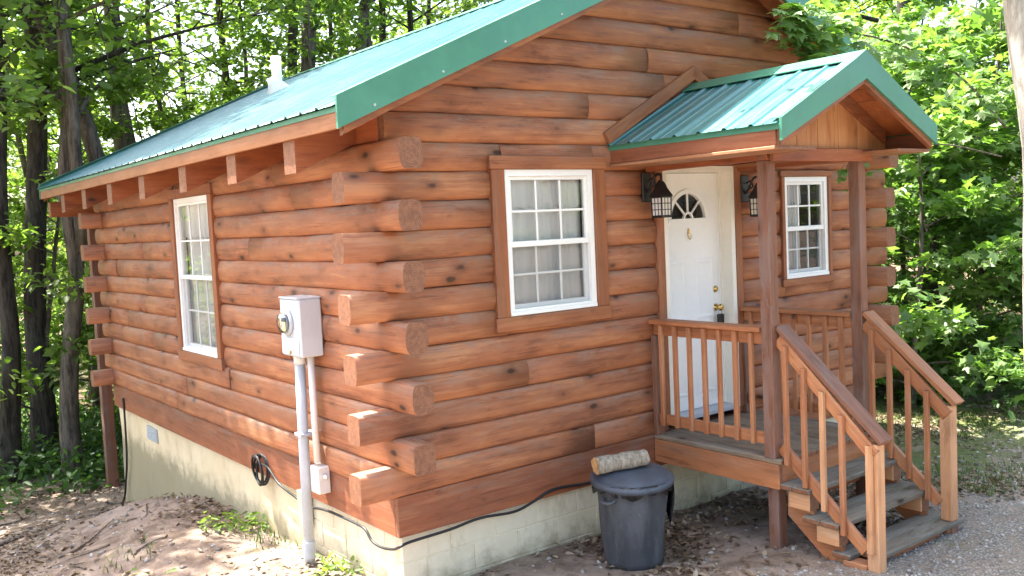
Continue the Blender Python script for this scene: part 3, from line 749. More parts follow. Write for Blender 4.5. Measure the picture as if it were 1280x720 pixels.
def panel(u0, u1, z0, z1):
    b_ = .018; P = [(u0, u1, z0, z1, .0), (u0+b_, u1-b_, z0+b_, z1-b_, .007), (u0+b_*1.8, u1-b_*1.8, z0+b_*1.8, z1-b_*1.8, .007), (u0+b_*2.4, u1-b_*2.4, z0+b_*2.4, z1-b_*2.4, .002)]
    v = []; f = []
    for a, b2, c, d, n in P: v += [(a, nd+n, c), (b2, nd+n, c), (b2, nd+n, d), (a, nd+n, d)]
    for i in range(3):
        for j in range(4): f.append((i*4+j, i*4+(j+1) % 4, (i+1)*4+(j+1) % 4, (i+1)*4+j))
    f.append((12, 13, 14, 15))
    bm = bmesh.new(); vs = [bm.verts.new(p) for p in v]; [bm.faces.new([vs[i] for i in q]) for q in f]; bmesh.ops.recalc_face_normals(bm, faces=bm.faces)
    me = bpy.data.meshes.new('panel'); bm.to_mesh(me); bm.free()
    if me.polygons[-1].normal.y < 0: me.flip_normals()
    link('door_panel', me, door, Mw, M['door'])
pl = (lw1-lw0); 
for s_ in (0, 1):
    u0 = lw0+.10+s_*(pl/2-.035); u1 = u0+pl/2-.165
    panel(u0, u1, .15, .72); panel(u0, u1, .82, 1.36)
kz = 1.009-DR[2]; ku = 3.415-DR[0]-.02
lathe('door_knob', [(.032, 0), (.032, .008), (.013, .012), (.013, .035), (.028, .045), (.032, .060), (.026, .074), (.004, .078)], M['brass'], door, Mw @ Matrix.Translation((ku, nd, kz)) @ Matrix.Rotation(R(-90), 4, 'X'), 18)
lathe('deadbolt', [(.030, 0), (.030, .010), (.020, .022), (.004, .024)], M['brass'], door, Mw @ Matrix.Translation((ku, nd, kz+.165)) @ Matrix.Rotation(R(-90), 4, 'X'), 18)
merged('door_knocker', [tube_vf(catmull([(cu-.018, nd+.012, 1.59), (cu-.022, nd+.018, 1.56), (cu, nd+.02, 1.535), (cu+.022, nd+.018, 1.56), (cu+.018, nd+.012, 1.59)], 5), .004, 6), bx((cu-.008, nd, 1.585), (cu+.008, nd+.010, 1.63))], M['brass'], door, Mw)
lb = tag(link('lock_box', boxmesh(.095, .045, .062, .008, M['black']), None, Mw @ Matrix.Translation((ku, nd+.055, kz-.105)) @ Matrix(((0, 0, -1, 0), (0, 1, 0, 0), (1, 0, 0, 0), (0, 0, 0, 1)))), 'small black key lock box hanging from the brass door knob', 'lock box')
WM[lb.name] = lb.matrix_basis.copy()
tube('shackle', [Mw @ Vector(p) for p in catmull([(ku-.020, nd+.05, kz-.06), (ku-.021, nd+.05, kz-.0), (ku, nd+.05, kz+.024), (ku+.021, nd+.05, kz-.0), (ku+.020, nd+.05, kz-.06)], 6)], .005, M['grey_pvc'], lb, 8)

# ------------------------------------------------------------------ porch
DX0, DX1, DY, DZ = 2.43, 3.76, -1.30, .03
porch = thing('porch', 'small wooden entry porch with steps, railings and green gable roof', 'porch', (3.1, -.7, -.70))
# deck boards run out from the wall
nb = 9; bw = (DX1-DX0)/nb
for k in range(nb): box('deck_board', (DX0+k*bw+.003, DY-.02+rnd.uniform(-.004, .004), DZ-.036), (DX0+(k+1)*bw-.003, -.05, DZ+rnd.uniform(-.002, .002)), M['deck'], porch, .005)
box('deck_rim', (DX0+.004, DY+.0, DZ-.225), (DX0+.042, -.05, DZ-.038), M['rail'], porch)
box('deck_rim', (DX1-.042, DY+.0, DZ-.225), (DX1-.004, -.05, DZ-.038), M['rail'], porch)
box('deck_rim', (DX0+.044, DY+.002, DZ-.223), (DX1-.044, DY+.040, DZ-.038), M['rail'], porch)
for xx in (DX0+.45, DX0+.9): box('deck_joist', (xx-.02, DY+.042, DZ-.215), (xx+.02, -.05, DZ-.038), M['rafter'], porch)
# supports under the front corners
for xx in (DX0+.052, DX1-.052):
    zg = float(G(xx, DY+.09)); box('support_post', (xx-.008 if xx < 3 else xx-.1+.008, DY+.043, zg-.25), (xx+.1-.008 if xx < 3 else xx+.008, DY+.135, DZ-.04), M['post'], porch)
# roof posts
PX = (2.475, 3.635); PYY = -1.225
for xx in PX: box('post', (xx-.048, PYY-.048, DZ), (xx+.048, PYY+.048, 2.215), M['post'], porch, .006)
# side railings of the deck
for xr in (PX[0], PX[1]+.0):
    zt = 1.0
    box('handrail', (xr-.07, PYY+.050, zt-.036), (xr+.07, -.052, zt), M['rail'], porch)
    box('rail', (xr-.019, PYY+.050, zt-.130), (xr+.019, -.053, zt-.038), M['rail'], porch)
    box('rail', (xr-.019, PYY+.050, .125), (xr+.019, -.053, .210), M['rail'], porch)
    box('half_post', (xr-.045, -.100, DZ+.001), (xr+.045, -.0535, zt-.132), M['post'], porch)
    for k in range(7):
        yy = -.165-k*.152
        box('baluster', (xr-.019-.036, yy-.019+rnd.uniform(-.006, .006), .120), (xr-.020, yy+.017, zt-.040), M['rail'], porch, .004)
# steps
TR = [(-.150, -1.545), (-.350, -1.775), (-.560, -1.985)]        # tread top z, front edge y
SX0, SX1 = 2.47, 3.70
for k, (tz, ty) in enumerate(TR):
    for j in range(2):
        a, b_ = ty+j*.150, ty+j*.150+.145
        x0 = SX0-.03 if k < 2 else SX0+.01; x1 = SX1+.05 if k < 2 else SX1+.09
        box('stair_tread', (x0 if k < 2 or j else x0+.135, a, tz-.038), (x1, b_, tz+rnd.uniform(-.002, .002)), M['tread'], porch, .006)
    zlow = tz-.19 if k < 2 else tz-.10
    for xx in (SX0+.045, SX1-.085): box('tread_block', (xx-.04, ty+.02, zlow+.02), (xx+.08, ty+.20, tz-.039), M['newel'] if k < 2 else M['rail'], porch, .006)
# stringers (saw-cut sides)
for xs in (SX0+.075, SX1-.045):
    poly = [(-1.303, -.189), (-1.303, DZ-.43), (-1.80, -.80), (-1.955, -.80), (-1.955, -.600), (-1.752, -.600), (-1.752, -.390), (-1.522, -.390), (-1.522, -.189)]
    prism('stringer', poly, 'x', xs-.019, xs+.019, M['rail'], porch, 'y')
for k in range(2):
    tz, ty = TR[k]
    box('riser', (SX0+.2, ty+.26, tz-.19), (SX1-.2, ty+.285, tz-.040), M['dark_wood'], porch)
box('riser', (SX0+.16, TR[2][1]+.05, -.70), (SX1-.16, TR[2][1]+.075, TR[2][0]-.040), M['dark_wood'], porch)
# newels and sloping rails
NY = -1.985
for k, xn in enumerate((SX0+.070, SX1-.04)):
    zb = float(G(xn, NY))-.12 if k == 0 else -.560+.003
    nyy = NY-.165 if k == 0 else NY+.02
    nyy = -2.005 if k == 0 else -1.93
    ztop = .25 if k == 0 else .33
    box('newel', (xn-.047, nyy-.045, zb), (xn+.047, nyy+.045, ztop), M['newel'], porch, .006)
    if k == 0: box('newel_strip', (xn-.088, nyy-.018, -.50), (xn-.049, nyy+.022, ztop-.005), M['newel'], porch, .004)
    px_ = PX[k]; 
    a = Vector((xn-.0, PYY-.052, 1.0)); e_ = Vector((xn, nyy-.085, ztop+.005+(.0))); d = (e_-a)
    # cap board, side rail, bottom rail
    beam('handrail', a+Vector((0, 0, .0)), e_+Vector((0, 0, .012)), .135, .036, M['post'] if k == 0 else M['rail'], porch)
    off = -.040 if k == 0 else -.040
    a2 = a+Vector((off, 0, -.085)); e2 = Vector((xn+off, nyy-.02, ztop-.075)); beam('rail', a2, e2, .036, .095, M['rail'], porch)
    sl_ = (e2.z-a2.z)/(e2.y-a2.y)
    b0 = Vector((xn+off+.0, PYY-.06, .115)); b1 = Vector((xn+off, nyy+.05, .115+sl_*(nyy+.05-PYY+.06)*.93)); beam('rail', b0, b1, .036, .09, M['rail'], porch)
    sb = (b1.z-b0.z)/(b1.y-b0.y)
    for j in range(4):
        yy = PYY-.130-j*.150
        if yy < nyy+.08: break
        zt = a2.z+sl_*(yy-a2.y)+.035; z0 = b0.z+sb*(yy-b0.y)-.055
        xo = xn+off-.038
        box('baluster', (xo-.018, yy-.018, z0), (xo+.018, yy+.018, zt), M['newel'] if j == 2 and k == 0 else M['rail'], porch, .004)  # one left baluster in the pale wood, a spot of sun painted on
    if k == 1: box('support_block', (xn-.045, nyy-.045, -.80), (xn+.045, nyy+.045, -.599), M['post'], porch)
# porch roof
PXE0, PXE1, PXR, PZE, PYF = 2.04, 3.99, 3.035, 2.445, -1.70
PZR = 2.945; PS = (PZR-PZE)/(PXR-PXE0)
def pz(x): return PZR-abs(x-PXR)*PS
lay_panels((PXR, PZR-.012), (PXE0-.03, PZE-.012-.03*PS), PYF+.03, -.06, porch)
lay_panels((PXR, PZR-.012), (PXE1+.03, PZE-.012-.03*PS), PYF+.03, -.06, porch)
for xa in (PXE0, PXE1):
    s_ = 1 if xa < PXR else -1
    prism('roof_deck', [(xa+s_*.02, PZE+.0), (PXR, PZR-.022), (PXR, PZR-.045), (xa+s_*.02, PZE-.035)], 'y', PYF+.03, -.06, M['dark_wood'], porch)
    # underside boards of the overhang
    for j in range(6):
        t0, t1 = j/6, (j+1)/6
        x0, x1 = xa+s_*.06+(PXR-xa-s_*.06)*t0, xa+s_*.06+(PXR-xa-s_*.06)*(t1-.012)
        prism('soffit_board', [(x0, pz(x0)-.047), (x1, pz(x1)-.047), (x1, pz(x1)-.060), (x0, pz(x0)-.060)], 'y', PYF+.075, -.07, M['dark_wood'], porch)
    g = prism('rake_trim', [(xa-s_*.012, PZE+.012), (PXR, PZR+.018), (PXR, PZR-.180), (xa-s_*.012, PZE-.138)], 'y', PYF, PYF+.02, M['green'], porch)
    prism('trim_flange', [(xa-s_*.012, PZE+.014), (PXR, PZR+.020), (PXR, PZR+.014), (xa-s_*.012, PZE+.008)], 'y', PYF+.02, PYF+.09, M['green'], g)
    prism('rake_board', [(xa+s_*.03, PZE-.05), (PXR, PZR-.06), (PXR, PZR-.212), (xa+s_*.03, PZE-.164)], 'y', PYF+.021, PYF+.058, M['trim'], porch)
    x0, x1 = sorted((xa, xa+s_*.025)); box('fascia', (x0, PYF+.060, PZE-.165), (x1, -.062, PZE-.045), M['rim'], porch, .003)
    prism('drip_edge', [(xa-s_*.008, PZE-.062), (xa-s_*.008, PZE-.02), (xa+s_*.04, PZE-.0), (xa+s_*.04, PZE-.006), (xa-s_*.004, PZE-.026), (xa-s_*.004, PZE-.062)], 'y', PYF+.022, -.062, M['green'], porch)
    x0, x1 = sorted((xa-s_*.012, xa+s_*.45)); box('ceiling_board', (x0, PYF+.060, PZE-.190), (x1, -.062, PZE-.167), M['fascia'], porch, .003)
    # flashing board on the wall along the slope
    beam('wall_board', (xa-s_*.05, -.082, PZE+.035), (PXR+s_*.02, -.082, PZR+.085+.035), .045, .10, M['trim'], porch)
prism('ridge_cap', [(PXR-.14, PZR-.14*PS+.018), (PXR, PZR+.024), (PXR+.14, PZR-.14*PS+.018), (PXR+.14, PZR-.14*PS+.012), (PXR, PZR+.018), (PXR-.14, PZR-.14*PS+.012)], 'y', PYF+.001, -.065, M['green'], porch)
# beams on the posts, gable infill of upright boards
box('beam', (PX[0]-.055, PYY-.050, 2.216), (PX[1]+.055, PYY+.046, 2.30), M['rafter'], porch)
for xx in PX: box('beam', (xx-.045, PYY+.048, 2.217), (xx+.045, -.064, 2.298), M['rafter'], porch)
nbd = 14; x0 = PXE0+.05; ww = (PXE1-PXE0-.10)/nbd
for k in range(nbd):
    a, b_ = x0+k*ww+.0015, x0+(k+1)*ww-.0015
    pts = [(a, 2.285), (b_, 2.285), (b_, pz(b_)-.064)]
    if a < PXR < b_: pts.append((PXR, PZR-.064))
    pts.append((a, pz(a)-.064))
    if pz(a) - .064 > 2.30 or pz(b_)-.064 > 2.30: prism('gable_board', pts, 'y', PYY-.072-.002*(k % 2), PYY-.052, M['gable'], porch, 'z')
box('gable_beam', (PX[0]-.052, PYY-.110, 2.205), (PX[1]+.052, PYY-.076, 2.300), M['rafter'], porch)
for s_, xa in ((1, PXE0), (-1, PXE1)):
    prism('gable_rafter', [(xa+s_*.10, pz(xa+s_*.10)-.065), (PXR-s_*.001, PZR-.065), (PXR-s_*.001, PZR-.165), (xa+s_*.10, pz(xa+s_*.10)-.160)], 'y', PYY-.105, PYY-.076, M['trim'], porch)

# ------------------------------------------------------------------ lanterns
def lantern(x, z, label):
    t = thing('wall_lantern', label, 'lantern', (x, -.07, z), 'lanterns beside the door')
    o = Vector((x, -.078, z)); yb = -.235
    T = lambda p: Matrix.Translation(o+Vector(p))
    link('back_plate', boxmesh(.24, .022, .11, .008, M['black']), t, T((0, 0, .07)) @ Matrix(((0, 0, -1, 0), (0, 1, 0, 0), (1, 0, 0, 0), (0, 0, 0, 1))))
    P = catmull([o+Vector(p) for p in [(0, 0, .02), (0, -.05, .07), (0, -.10, .155), (0, -.155, .165), (0, -.165, .13), (0, -.158, .105)]], 6)
    tube('arm', P, .011, M['black'], t, 8)
    tube('scroll', catmull([o+Vector(p) for p in [(0, -.02, .12), (0, -.07, .135), (0, -.095, .09), (0, -.06, .07), (0, -.05, .095)]], 6), .007, M['black'], t, 8)
    Mb = Matrix.Translation((x, yb, z))
    v = []; f = []
    for r_, zz in ((.010, .12), (.026, .092), (.037, .055), (.064, -.002), (.067, -.016)):
        for sx, sy in ((-1, -1), (1, -1), (1, 1), (-1, 1)): v.append((sx*r_, sy*r_, zz))
    for i in range(4):
        for j in range(4): f.append((i*4+j, i*4+(j+1) % 4, (i+1)*4+(j+1) % 4, (i+1)*4+j))
    f += [(0, 1, 2, 3)[::-1], (16, 17, 18, 19)[::-1]]
    link('roof_cap', mesh('roof_cap', v, f), t, Mb, M['black'])
    tp, bt, z1, z0 = .055, .052, -.018, -.170
    v = [(sx*r_, sy*r_, zz) for r_, zz in ((tp, z1), (bt, z0)) for sx, sy in ((-1, -1), (1, -1), (1, 1), (-1, 1))]
    for j in range(4):
        k = (j+1) % 4; q = [Vector(v[j]), Vector(v[k]), Vector(v[4+k]), Vector(v[4+j])]
        link('pane', mesh('pane', [tuple(a) for a in q], [(3, 2, 1, 0)]), t, Mb, M['frost'])
        n_ = (q[1]-q[0]).cross(q[2]-q[0]).normalized(); n_ = n_ if n_.dot(Vector((q[0].x+q[1].x, q[0].y+q[1].y, 0))) > 0 else -n_
        bars = []
        for a in (0, .33, .66, 1): bars.append(tube_vf([q[0].lerp(q[1], a)+n_*.002, q[3].lerp(q[2], a)+n_*.002], .0062 if a in (0, 1) else .0035, 6))
        for a in (0, .33, .66, 1): bars.append(tube_vf([q[0].lerp(q[3], a)+n_*.002, q[1].lerp(q[2], a)+n_*.002], .007 if a in (0, 1) else .0035, 6))
        merged('cage', bars, M['black'], t, Mb)
    link('base', boxmesh(.116, .116, .016, .004, M['black']), t, Matrix.Translation((x, yb, z-.176)))
lantern(2.425, 2.02, 'black coach lantern with frosted panes left of the white door')
lantern(3.675, 1.99, 'black coach lantern right of the door, half behind the porch post')

# ------------------------------------------------------------------ electric meter with conduits
mt = thing('electric_meter', 'pale grey electric meter box with round dial and conduits on side wall', 'meter', (-.15, 1.0, -.80))
link('meter_box', boxmesh(.435, .34, .185, .012, M['meter']), mt, Matrix.Translation((-.158, 1.06, 1.145)) @ Matrix(((0, 0, -1, 0), (0, 1, 0, 0), (1, 0, 0, 0), (0, 0, 0, 1))))
box('box_lid', (-.258, .895, 1.362), (-.064, 1.225, 1.374), M['meter'], mt, .004)
Mr = Matrix.Translation((-.2505, 1.09, 1.185)) @ Matrix.Rotation(R(-90), 4, 'Y')
lathe('meter_ring', [(.100, 0), (.100, .022), (.088, .026), (.080, .026)], M['grey_pvc'], mt, Mr, 28)
lathe('meter_dial', [(.070, .008), (.070, .030), (.066, .032), (.004, .032)], plain('dial_face', (.20, .22, .27), .4, var=.1), mt, Mr, 24)
link('meter_register', boxmesh(.030, .075, .006, .001, M['black']), mt, Mr @ Matrix.Translation((.022, 0, .036)))
box('box_cover', (-.2575, .912, .945), (-.2512, 1.208, 1.075), M['meter'], mt, .003)
box('box_latch', (-.2640, 1.045, .948), (-.2580, 1.075, .975), M['brass'], mt, .002)
lathe('meter_glass', [(.080, .010), (.078, .050), (.068, .064), (.03, .070), (.004, .071)], M['glass'], mt, Mr, 28)
link('meter_plate', boxmesh(.07, .06, .003, .001, M['yellow']), mt, Mr @ Matrix.Translation((-.028, .0, .037)))
cyy = 1.125
zg = float(G(-.16, cyy)); tube('conduit', [(-.160, cyy+.0, .93), (-.165, cyy+.01, .3), (-.172, cyy+.02, zg-.2)], .040, M['grey_pvc'], mt, 16)
lathe('coupling', [(.047, -.07), (.049, -.06), (.049, .06), (.047, .07)], M['grey_pvc'], mt, Matrix.Translation((-.171, cyy+.02, zg+.12)), 18)
lathe('coupling', [(.046, -.03), (.046, .05)], M['white_pvc'], mt, Matrix.Translation((-.160, cyy, .885)), 18)
tube('service_pipe', [(-.125, 1.005, .94), (-.125, 1.005, .5), (-.118, 1.015, .10)], .026, M['white_pvc'], mt, 14)
box('junction_box', (-.150, .95, -.135), (-.048, 1.09, .075), M['white_pvc'], mt, .008)
lathe('junction_fitting', [(.018, 0), (.018, .03), (.006, .045)], M['white_pvc'], mt, Matrix.Translation((-.10, .948, .0)) @ Matrix.Rotation(R(90), 4, 'X'), 12)
box('strap', (-.212, cyy-.048, .30), (-.06, cyy+.066, .322), M['grey_pvc'], mt, .002)
box('outlet_box', (-.085, 1.40, -.52), (-.008, 1.52, -.22), plain('dull_metal', (.34, .33, .27), .5, var=.1), mt, .006)
# cables
cp = []
for k in range(66):
    a = k/16*2*math.pi; r_ = .125+.02*math.sin(k*.37); cp.append((-.075+.030*math.sin(k*.21), 2.30+r_*.95*math.cos(a)+.02*math.sin(k*.13), -.215+r_*math.sin(a)))
cp += [(-.07, 2.12, -.15), (-.062, 1.92, -.255), (-.05, 1.62, -.31), (-.045, 1.43, -.345), (-.05, 1.1, -.30), (-.052, .80, -.288), (-.055, .56, -.285), (-.057, .42, -.295), (-.054, .33, -.36), (-.052, .20, -.372), (-.05, .04, -.345), (-.05, -.052, -.305),
       (.04, -.056, -.290), (.357, -.055, -.283), (.62, -.055, -.262), (.928, -.055, -.286), (1.12, -.055, -.25), (1.32, -.056, -.20), (1.69, -.056, -.225), (2.1, -.055, -.22), (2.44, -.05, -.25)]
tag(tube('cable', catmull(cp, 5), .0105, M['cable'], None, 7), 'black cable coiled on the side wall and running along the foundation', 'cable')
tag(tube('hose', catmull([(-.06, 6.66, -.10), (-.055, 6.665, -.28), (-.05, 6.72, -.8), (-.05, 6.84, -1.15), (-.075, 7.0, float(G(-.08, 7))+.02), (-.2, 7.25, float(G(-.2, 7.25))+.01)], 8), .013, M['cable'], None, 8), 'thin dark hose hanging down the foundation at the far corner', 'hose')

# ------------------------------------------------------------------ dustbin and firewood
CX, CY_ = 1.60, -.62; cz0 = float(G(CX, CY_))-.01
can = thing('trash_can', 'dark grey plastic trash can with loose lid in front of the steps', 'trash can', (CX, CY_, cz0))
def dent(a, z): return .006*math.sin(3*a+z*5)+.004*math.sin(7*a-z*9)+(.004 if math.sin(a*9) > .86 else 0)
prof = [(.195, 0), (.213, .008), (.217, .05)]+[(.217+.043*t, .05+.50*t) for t in np.linspace(.1, 1, 9)]+[(.268, .56), (.272, .565), (.272, .585), (.276, .60), (.284, .602), (.284, .622), (.268, .624), (.262, .60), (.25, .55)]
lathe('body', prof, M['can'], can, Matrix.Translation((CX, CY_, cz0)), 48, True, dent)
for s_ in (-1, 1):
    a = R(186) if s_ < 0 else R(6)
    tube('handle', catmull([(CX+.262*math.cos(a-.22), CY_+.262*math.sin(a-.22), cz0+.53), (CX+.30*math.cos(a-.12), CY_+.30*math.sin(a-.12), cz0+.51), (CX+.30*math.cos(a+.12), CY_+.30*math.sin(a+.12), cz0+.51), (CX+.262*math.cos(a+.22), CY_+.262*math.sin(a+.22), cz0+.53)], 6), .013, M['can'], can, 8)
# bag liner turned over the rim
v = []; f = []; n = 96
for i in range(n):
    a = 2*math.pi*i/n; dr = .008*math.sin(a*17)+.006*math.sin(a*29+1); drop = .055+.018*math.sin(a*5+1)+.012*math.sin(a*13)
    for j, (r_, z_) in enumerate(((.262, .628), (.288+dr*.5, .632), (.292+dr, .62-drop*.5), (.284+dr*1.3, .615-drop))): v.append((CX+r_*math.cos(a), CY_+r_*math.sin(a), cz0+z_))
for i in range(n):
    for j in range(3): f.append((i*4+j, ((i+1) % n)*4+j, ((i+1) % n)*4+j+1, i*4+j+1))
link('bag', mesh('bag', v, f, True), can, Matrix(), M['bag'])
v = []; f = []; a0 = R(-28)
for i in range(11):
    a = a0+R(30)*(i/10-.5)
    for j in range(9):
        t = j/8; r_ = .295+.012*math.sin(i*1.9+t*4)+.010*t-.03*t*t; z_ = .615-(.36-.13*abs(math.sin(i*1.1)))*t; v.append((CX+r_*math.cos(a+.06*t), CY_+r_*math.sin(a+.06*t), cz0+z_))
for i in range(10):
    for j in range(8): f.append((i*9+j, (i+1)*9+j, (i+1)*9+j+1, i*9+j+1))
bo = link('bag_flap', mesh('bag_flap', v, f, True), can, Matrix(), M['bag'])
so_ = bo.modifiers.new('thick', 'SOLIDIFY'); so_.thickness = .004
ML = Matrix.Translation((CX, CY_, cz0+.640)) @ Matrix.Rotation(R(5), 4, 'X') @ Matrix.Rotation(R(-3), 4, 'Y')
lathe('lid', [(.300, -.030), (.306, -.028), (.308, .0), (.300, .010), (.280, .016), (.268, .012), (.255, .022), (.20, .038), (.12, .046), (.05, .048), (.003, .048)], M['lid'], can, ML, 48, True, lambda a, z: .003*math.sin(5*a))
_fc = Vector((CX-.055, CY_+.05, cz0+.752)); _fd = Vector((.795, -.606, .03))*.195+Vector((.606, .795, 0))*.07; fa, fb = _fc-_fd, _fc+_fd
fwd = thing('firewood', 'short pale firewood log lying on the trash can lid', 'firewood', fa.lerp(fb, .5))
pts = [fa.lerp(fb, t) for t in np.linspace(0, 1, 8)]; rs = [.062+.004*math.sin(k*1.7) for k in range(8)]
vv, ff = tube_vf([p-fa for p in pts], rs, 18, False); rr = random.Random(3)
vv = [p+Vector((rr.gauss(0, .0018), rr.gauss(0, .0018), rr.gauss(0, .0018))) for p in vv]
link('bark', mesh('bark', vv, ff, True), fwd, Matrix.Translation(fa), M['firewood_bark'])
link('cut_end', mesh('cut_end', [vv[k] for k in range(18)], [tuple(range(18))[::-1]]), fwd, Matrix.Translation(fa), M['firewood_end'])
link('cut_end', mesh('cut_end', [vv[7*18+k] for k in range(18)], [tuple(range(18))]), fwd, Matrix.Translation(fa), M['firewood_end'])

# ------------------------------------------------------------------ vegetation
nr = np.random.default_rng(21)
def unit(a): return a/np.maximum(np.linalg.norm(a, axis=-1, keepdims=True), 1e-9)
def leaves_mesh(name, P, out, size, rng, kind='oval', flat=.55):
    """one folded leaf at every point P; out = rough tip direction"""
    n = len(P); nrm = unit(np.array([0, 0, 1.])+rng.normal(0, flat, (n, 3)))
    tip = out+rng.normal(0, .55, (n, 3)); tip[:, 2] -= .25; tip = unit(tip-nrm*np.sum(tip*nrm, 1, keepdims=True)); sd = np.cross(nrm, tip)
    s = (size*rng.uniform(.6, 1.35, n))[:, None]
    if kind == 'oval':
        prof = [(0, 0, 0), (.24, .23, .05), (.62, .22, .03), (1, 0, -.12), (.62, -.22, .03), (.24, -.23, .05)]
        V = np.stack([P+s*(tip*a+sd*b+nrm*c) for a, b, c in prof], 1).reshape(-1, 3)
        o = np.arange(n)[:, None]*6
        F = np.concatenate([o+np.array([t]) for t in ((0, 3, 1), (1, 3, 2), (0, 5, 3), (5, 4, 3))], 1).reshape(-1, 3)
    else:                              # maple: five lobes fanned from the stem
        prof = [(.0, 0, 0), (-.05, .42, .0), (.22, .26, .03), (.50, .52, -.04), (.52, .20, .04), (1., 0, -.10), (.52, -.20, .04), (.50, -.52, -.04), (.22, -.26, .03), (-.05, -.42, 0.)]
        V = np.stack([P+s*(tip*a+sd*b+nrm*c) for a, b, c in prof], 1).reshape(-1, 3)
        o = np.arange(n)[:, None]*10
        tri = [(0, 2, 1), (0, 4, 2), (2, 4, 3), (0, 5, 4), (0, 6, 5), (0, 8, 6), (8, 7, 6), (0, 9, 8)]
        F = np.concatenate([o+np.array([t]) for t in tri], 1).reshape(-1, 3)
    return fastmesh(name, V, F)
def make_tree(seed, H, Rc, nleaf, lsize, r0, z0f=.15, limbs=16, kind='oval', lean=0., sub=4, mat_l='leaf', flat=.55, spread=.32):
    """returns (trunk mesh, crown mesh): tapered stem, limbs, twigs, leaves along the twigs"""
    rng = np.random.default_rng(seed); rr = random.Random(seed)
    st = [Vector((0, 0, -.3))]; d = Vector((lean*rr.uniform(-1, 1), lean*rr.uniform(-1, 1), 1)); k = 9
    for i in range(1, k+1):
        d = (d+Vector((rr.gauss(0, .05), rr.gauss(0, .05), 0))).normalized(); st.append(st[-1]+d*((H+.3)/k))
    parts = [tube_vf(st, [r0*(1.25 if i == 0 else 1)*(1-.86*i/k) for i in range(k+1)], 10)]
    pts = []; outs = []; wts = []
    for j in range(limbs):
        t = z0f+(1-z0f)*(j+rr.random())/limbs*.97; a = j*2.399+rr.uniform(-.5, .5)
        i = min(int(t*k), k-1); b = st[i].lerp(st[i+1], t*k-i)
        ln = Rc*(1.05-.62*max(0, (t-z0f)/(1-z0f))**1.3)*rr.uniform(.6, 1.12); rise = rr.uniform(.10, .5)+.5*t
        dr = Vector((math.cos(a), math.sin(a), rise)).normalized(); q = [b]
        for s_ in range(5):
            dr = (dr+Vector((rr.gauss(0, .14), rr.gauss(0, .14), -.05))).normalized(); q.append(q[-1]+dr*ln/5)
        rb = max(.006, r0*(1-.86*t)*.42); parts.append(tube_vf(q, [rb*(1-.82*s_/5) for s_ in range(6)], 5, False))
        tw = []
        for m in range(sub+int(ln*1.6)):
            u = rr.uniform(.25, 1.)*5; i2 = min(int(u), 4); c = q[i2].lerp(q[i2+1], u-i2); a2 = rr.uniform(0, 6.28)
            d2 = (dr*.5+Vector((math.cos(a2), math.sin(a2), rr.uniform(-.1, .35)))).normalized(); l2 = ln*rr.uniform(.16, .42)
            e = c+d2*l2; parts.append(tube_vf([c, c.lerp(e, .55)+Vector((0, 0, .04*l2)), e], [rb*.4, rb*.28, .002], 4, False)); tw.append((c, e))
        for c, e in tw: pts.append((np.array(c), np.array(e))); wts.append((e-c).length)
    wts = np.array(wts); ch = rng.choice(len(pts), nleaf, p=wts/wts.sum()); A = np.array([p[0] for p in pts])[ch]; B = np.array([p[1] for p in pts])[ch]
    tt = rng.uniform(.05, 1.12, nleaf)[:, None]; Pn = A+(B-A)*tt
    sp = np.linalg.norm(B-A, axis=1, keepdims=True)*spread; Pn = Pn+rng.normal(0, 1, (nleaf, 3))*sp*np.array([1, 1, .42])
    Dv = unit(B-A)+unit(rng.normal(0, 1, (nleaf, 3)))*.7
    V = []; F = []
    for v, f in parts:
        o = len(V); V += [tuple(p) for p in v]; F += [tuple(i+o for i in q) for q in f]
    tm = mesh('trunk', V, F, True)
    cm = leaves_mesh('crown', Pn, Dv, lsize, rng, kind, flat); cm.materials.append(M[mat_l]); return tm, cm
def plant(name, label, cat, meshes, x, y, rz=0., s=1., group=None, bark_m='bark', z=None, sz=None, tilt=(0, 0)):
    z = float(G(x, y)) if z is None else z
    Mx = Matrix.Translation((x, y, z)) @ Matrix.Rotation(rz, 4, 'Z') @ Matrix.Rotation(tilt[0], 4, 'X') @ Matrix.Rotation(tilt[1], 4, 'Y') @ Matrix.Diagonal((s, s, sz or s, 1))
    t = tag(link(name, None, None, Mx), label, cat, group)
    tm, cm = meshes
    if len(tm.materials) == 0: tm.materials.append(M[bark_m])
    for nm, me in (('trunk', tm), ('crown', cm)):
        o = bpy.data.objects.new(nm, me); C.objects.link(o); o.parent = t
    return t
saps = [make_tree(100+i, 6.2+.5*i, 2.1+.12*i, 4900, .13, .05+.006*i, .10, 20, sub=4) for i in range(5)]
mapl = [make_tree(200+i, 5.2+.6*i, 2.0, 4000, .145, .045, .06, 22, 'maple', mat_l='leaf_maple', flat=.5, spread=.36) for i in range(3)]
tall = [make_tree(300+i, 17+2*i, 4.2, 4600, .27, .17+.02*i, .42, 22, sub=5, spread=.4) for i in range(3)]
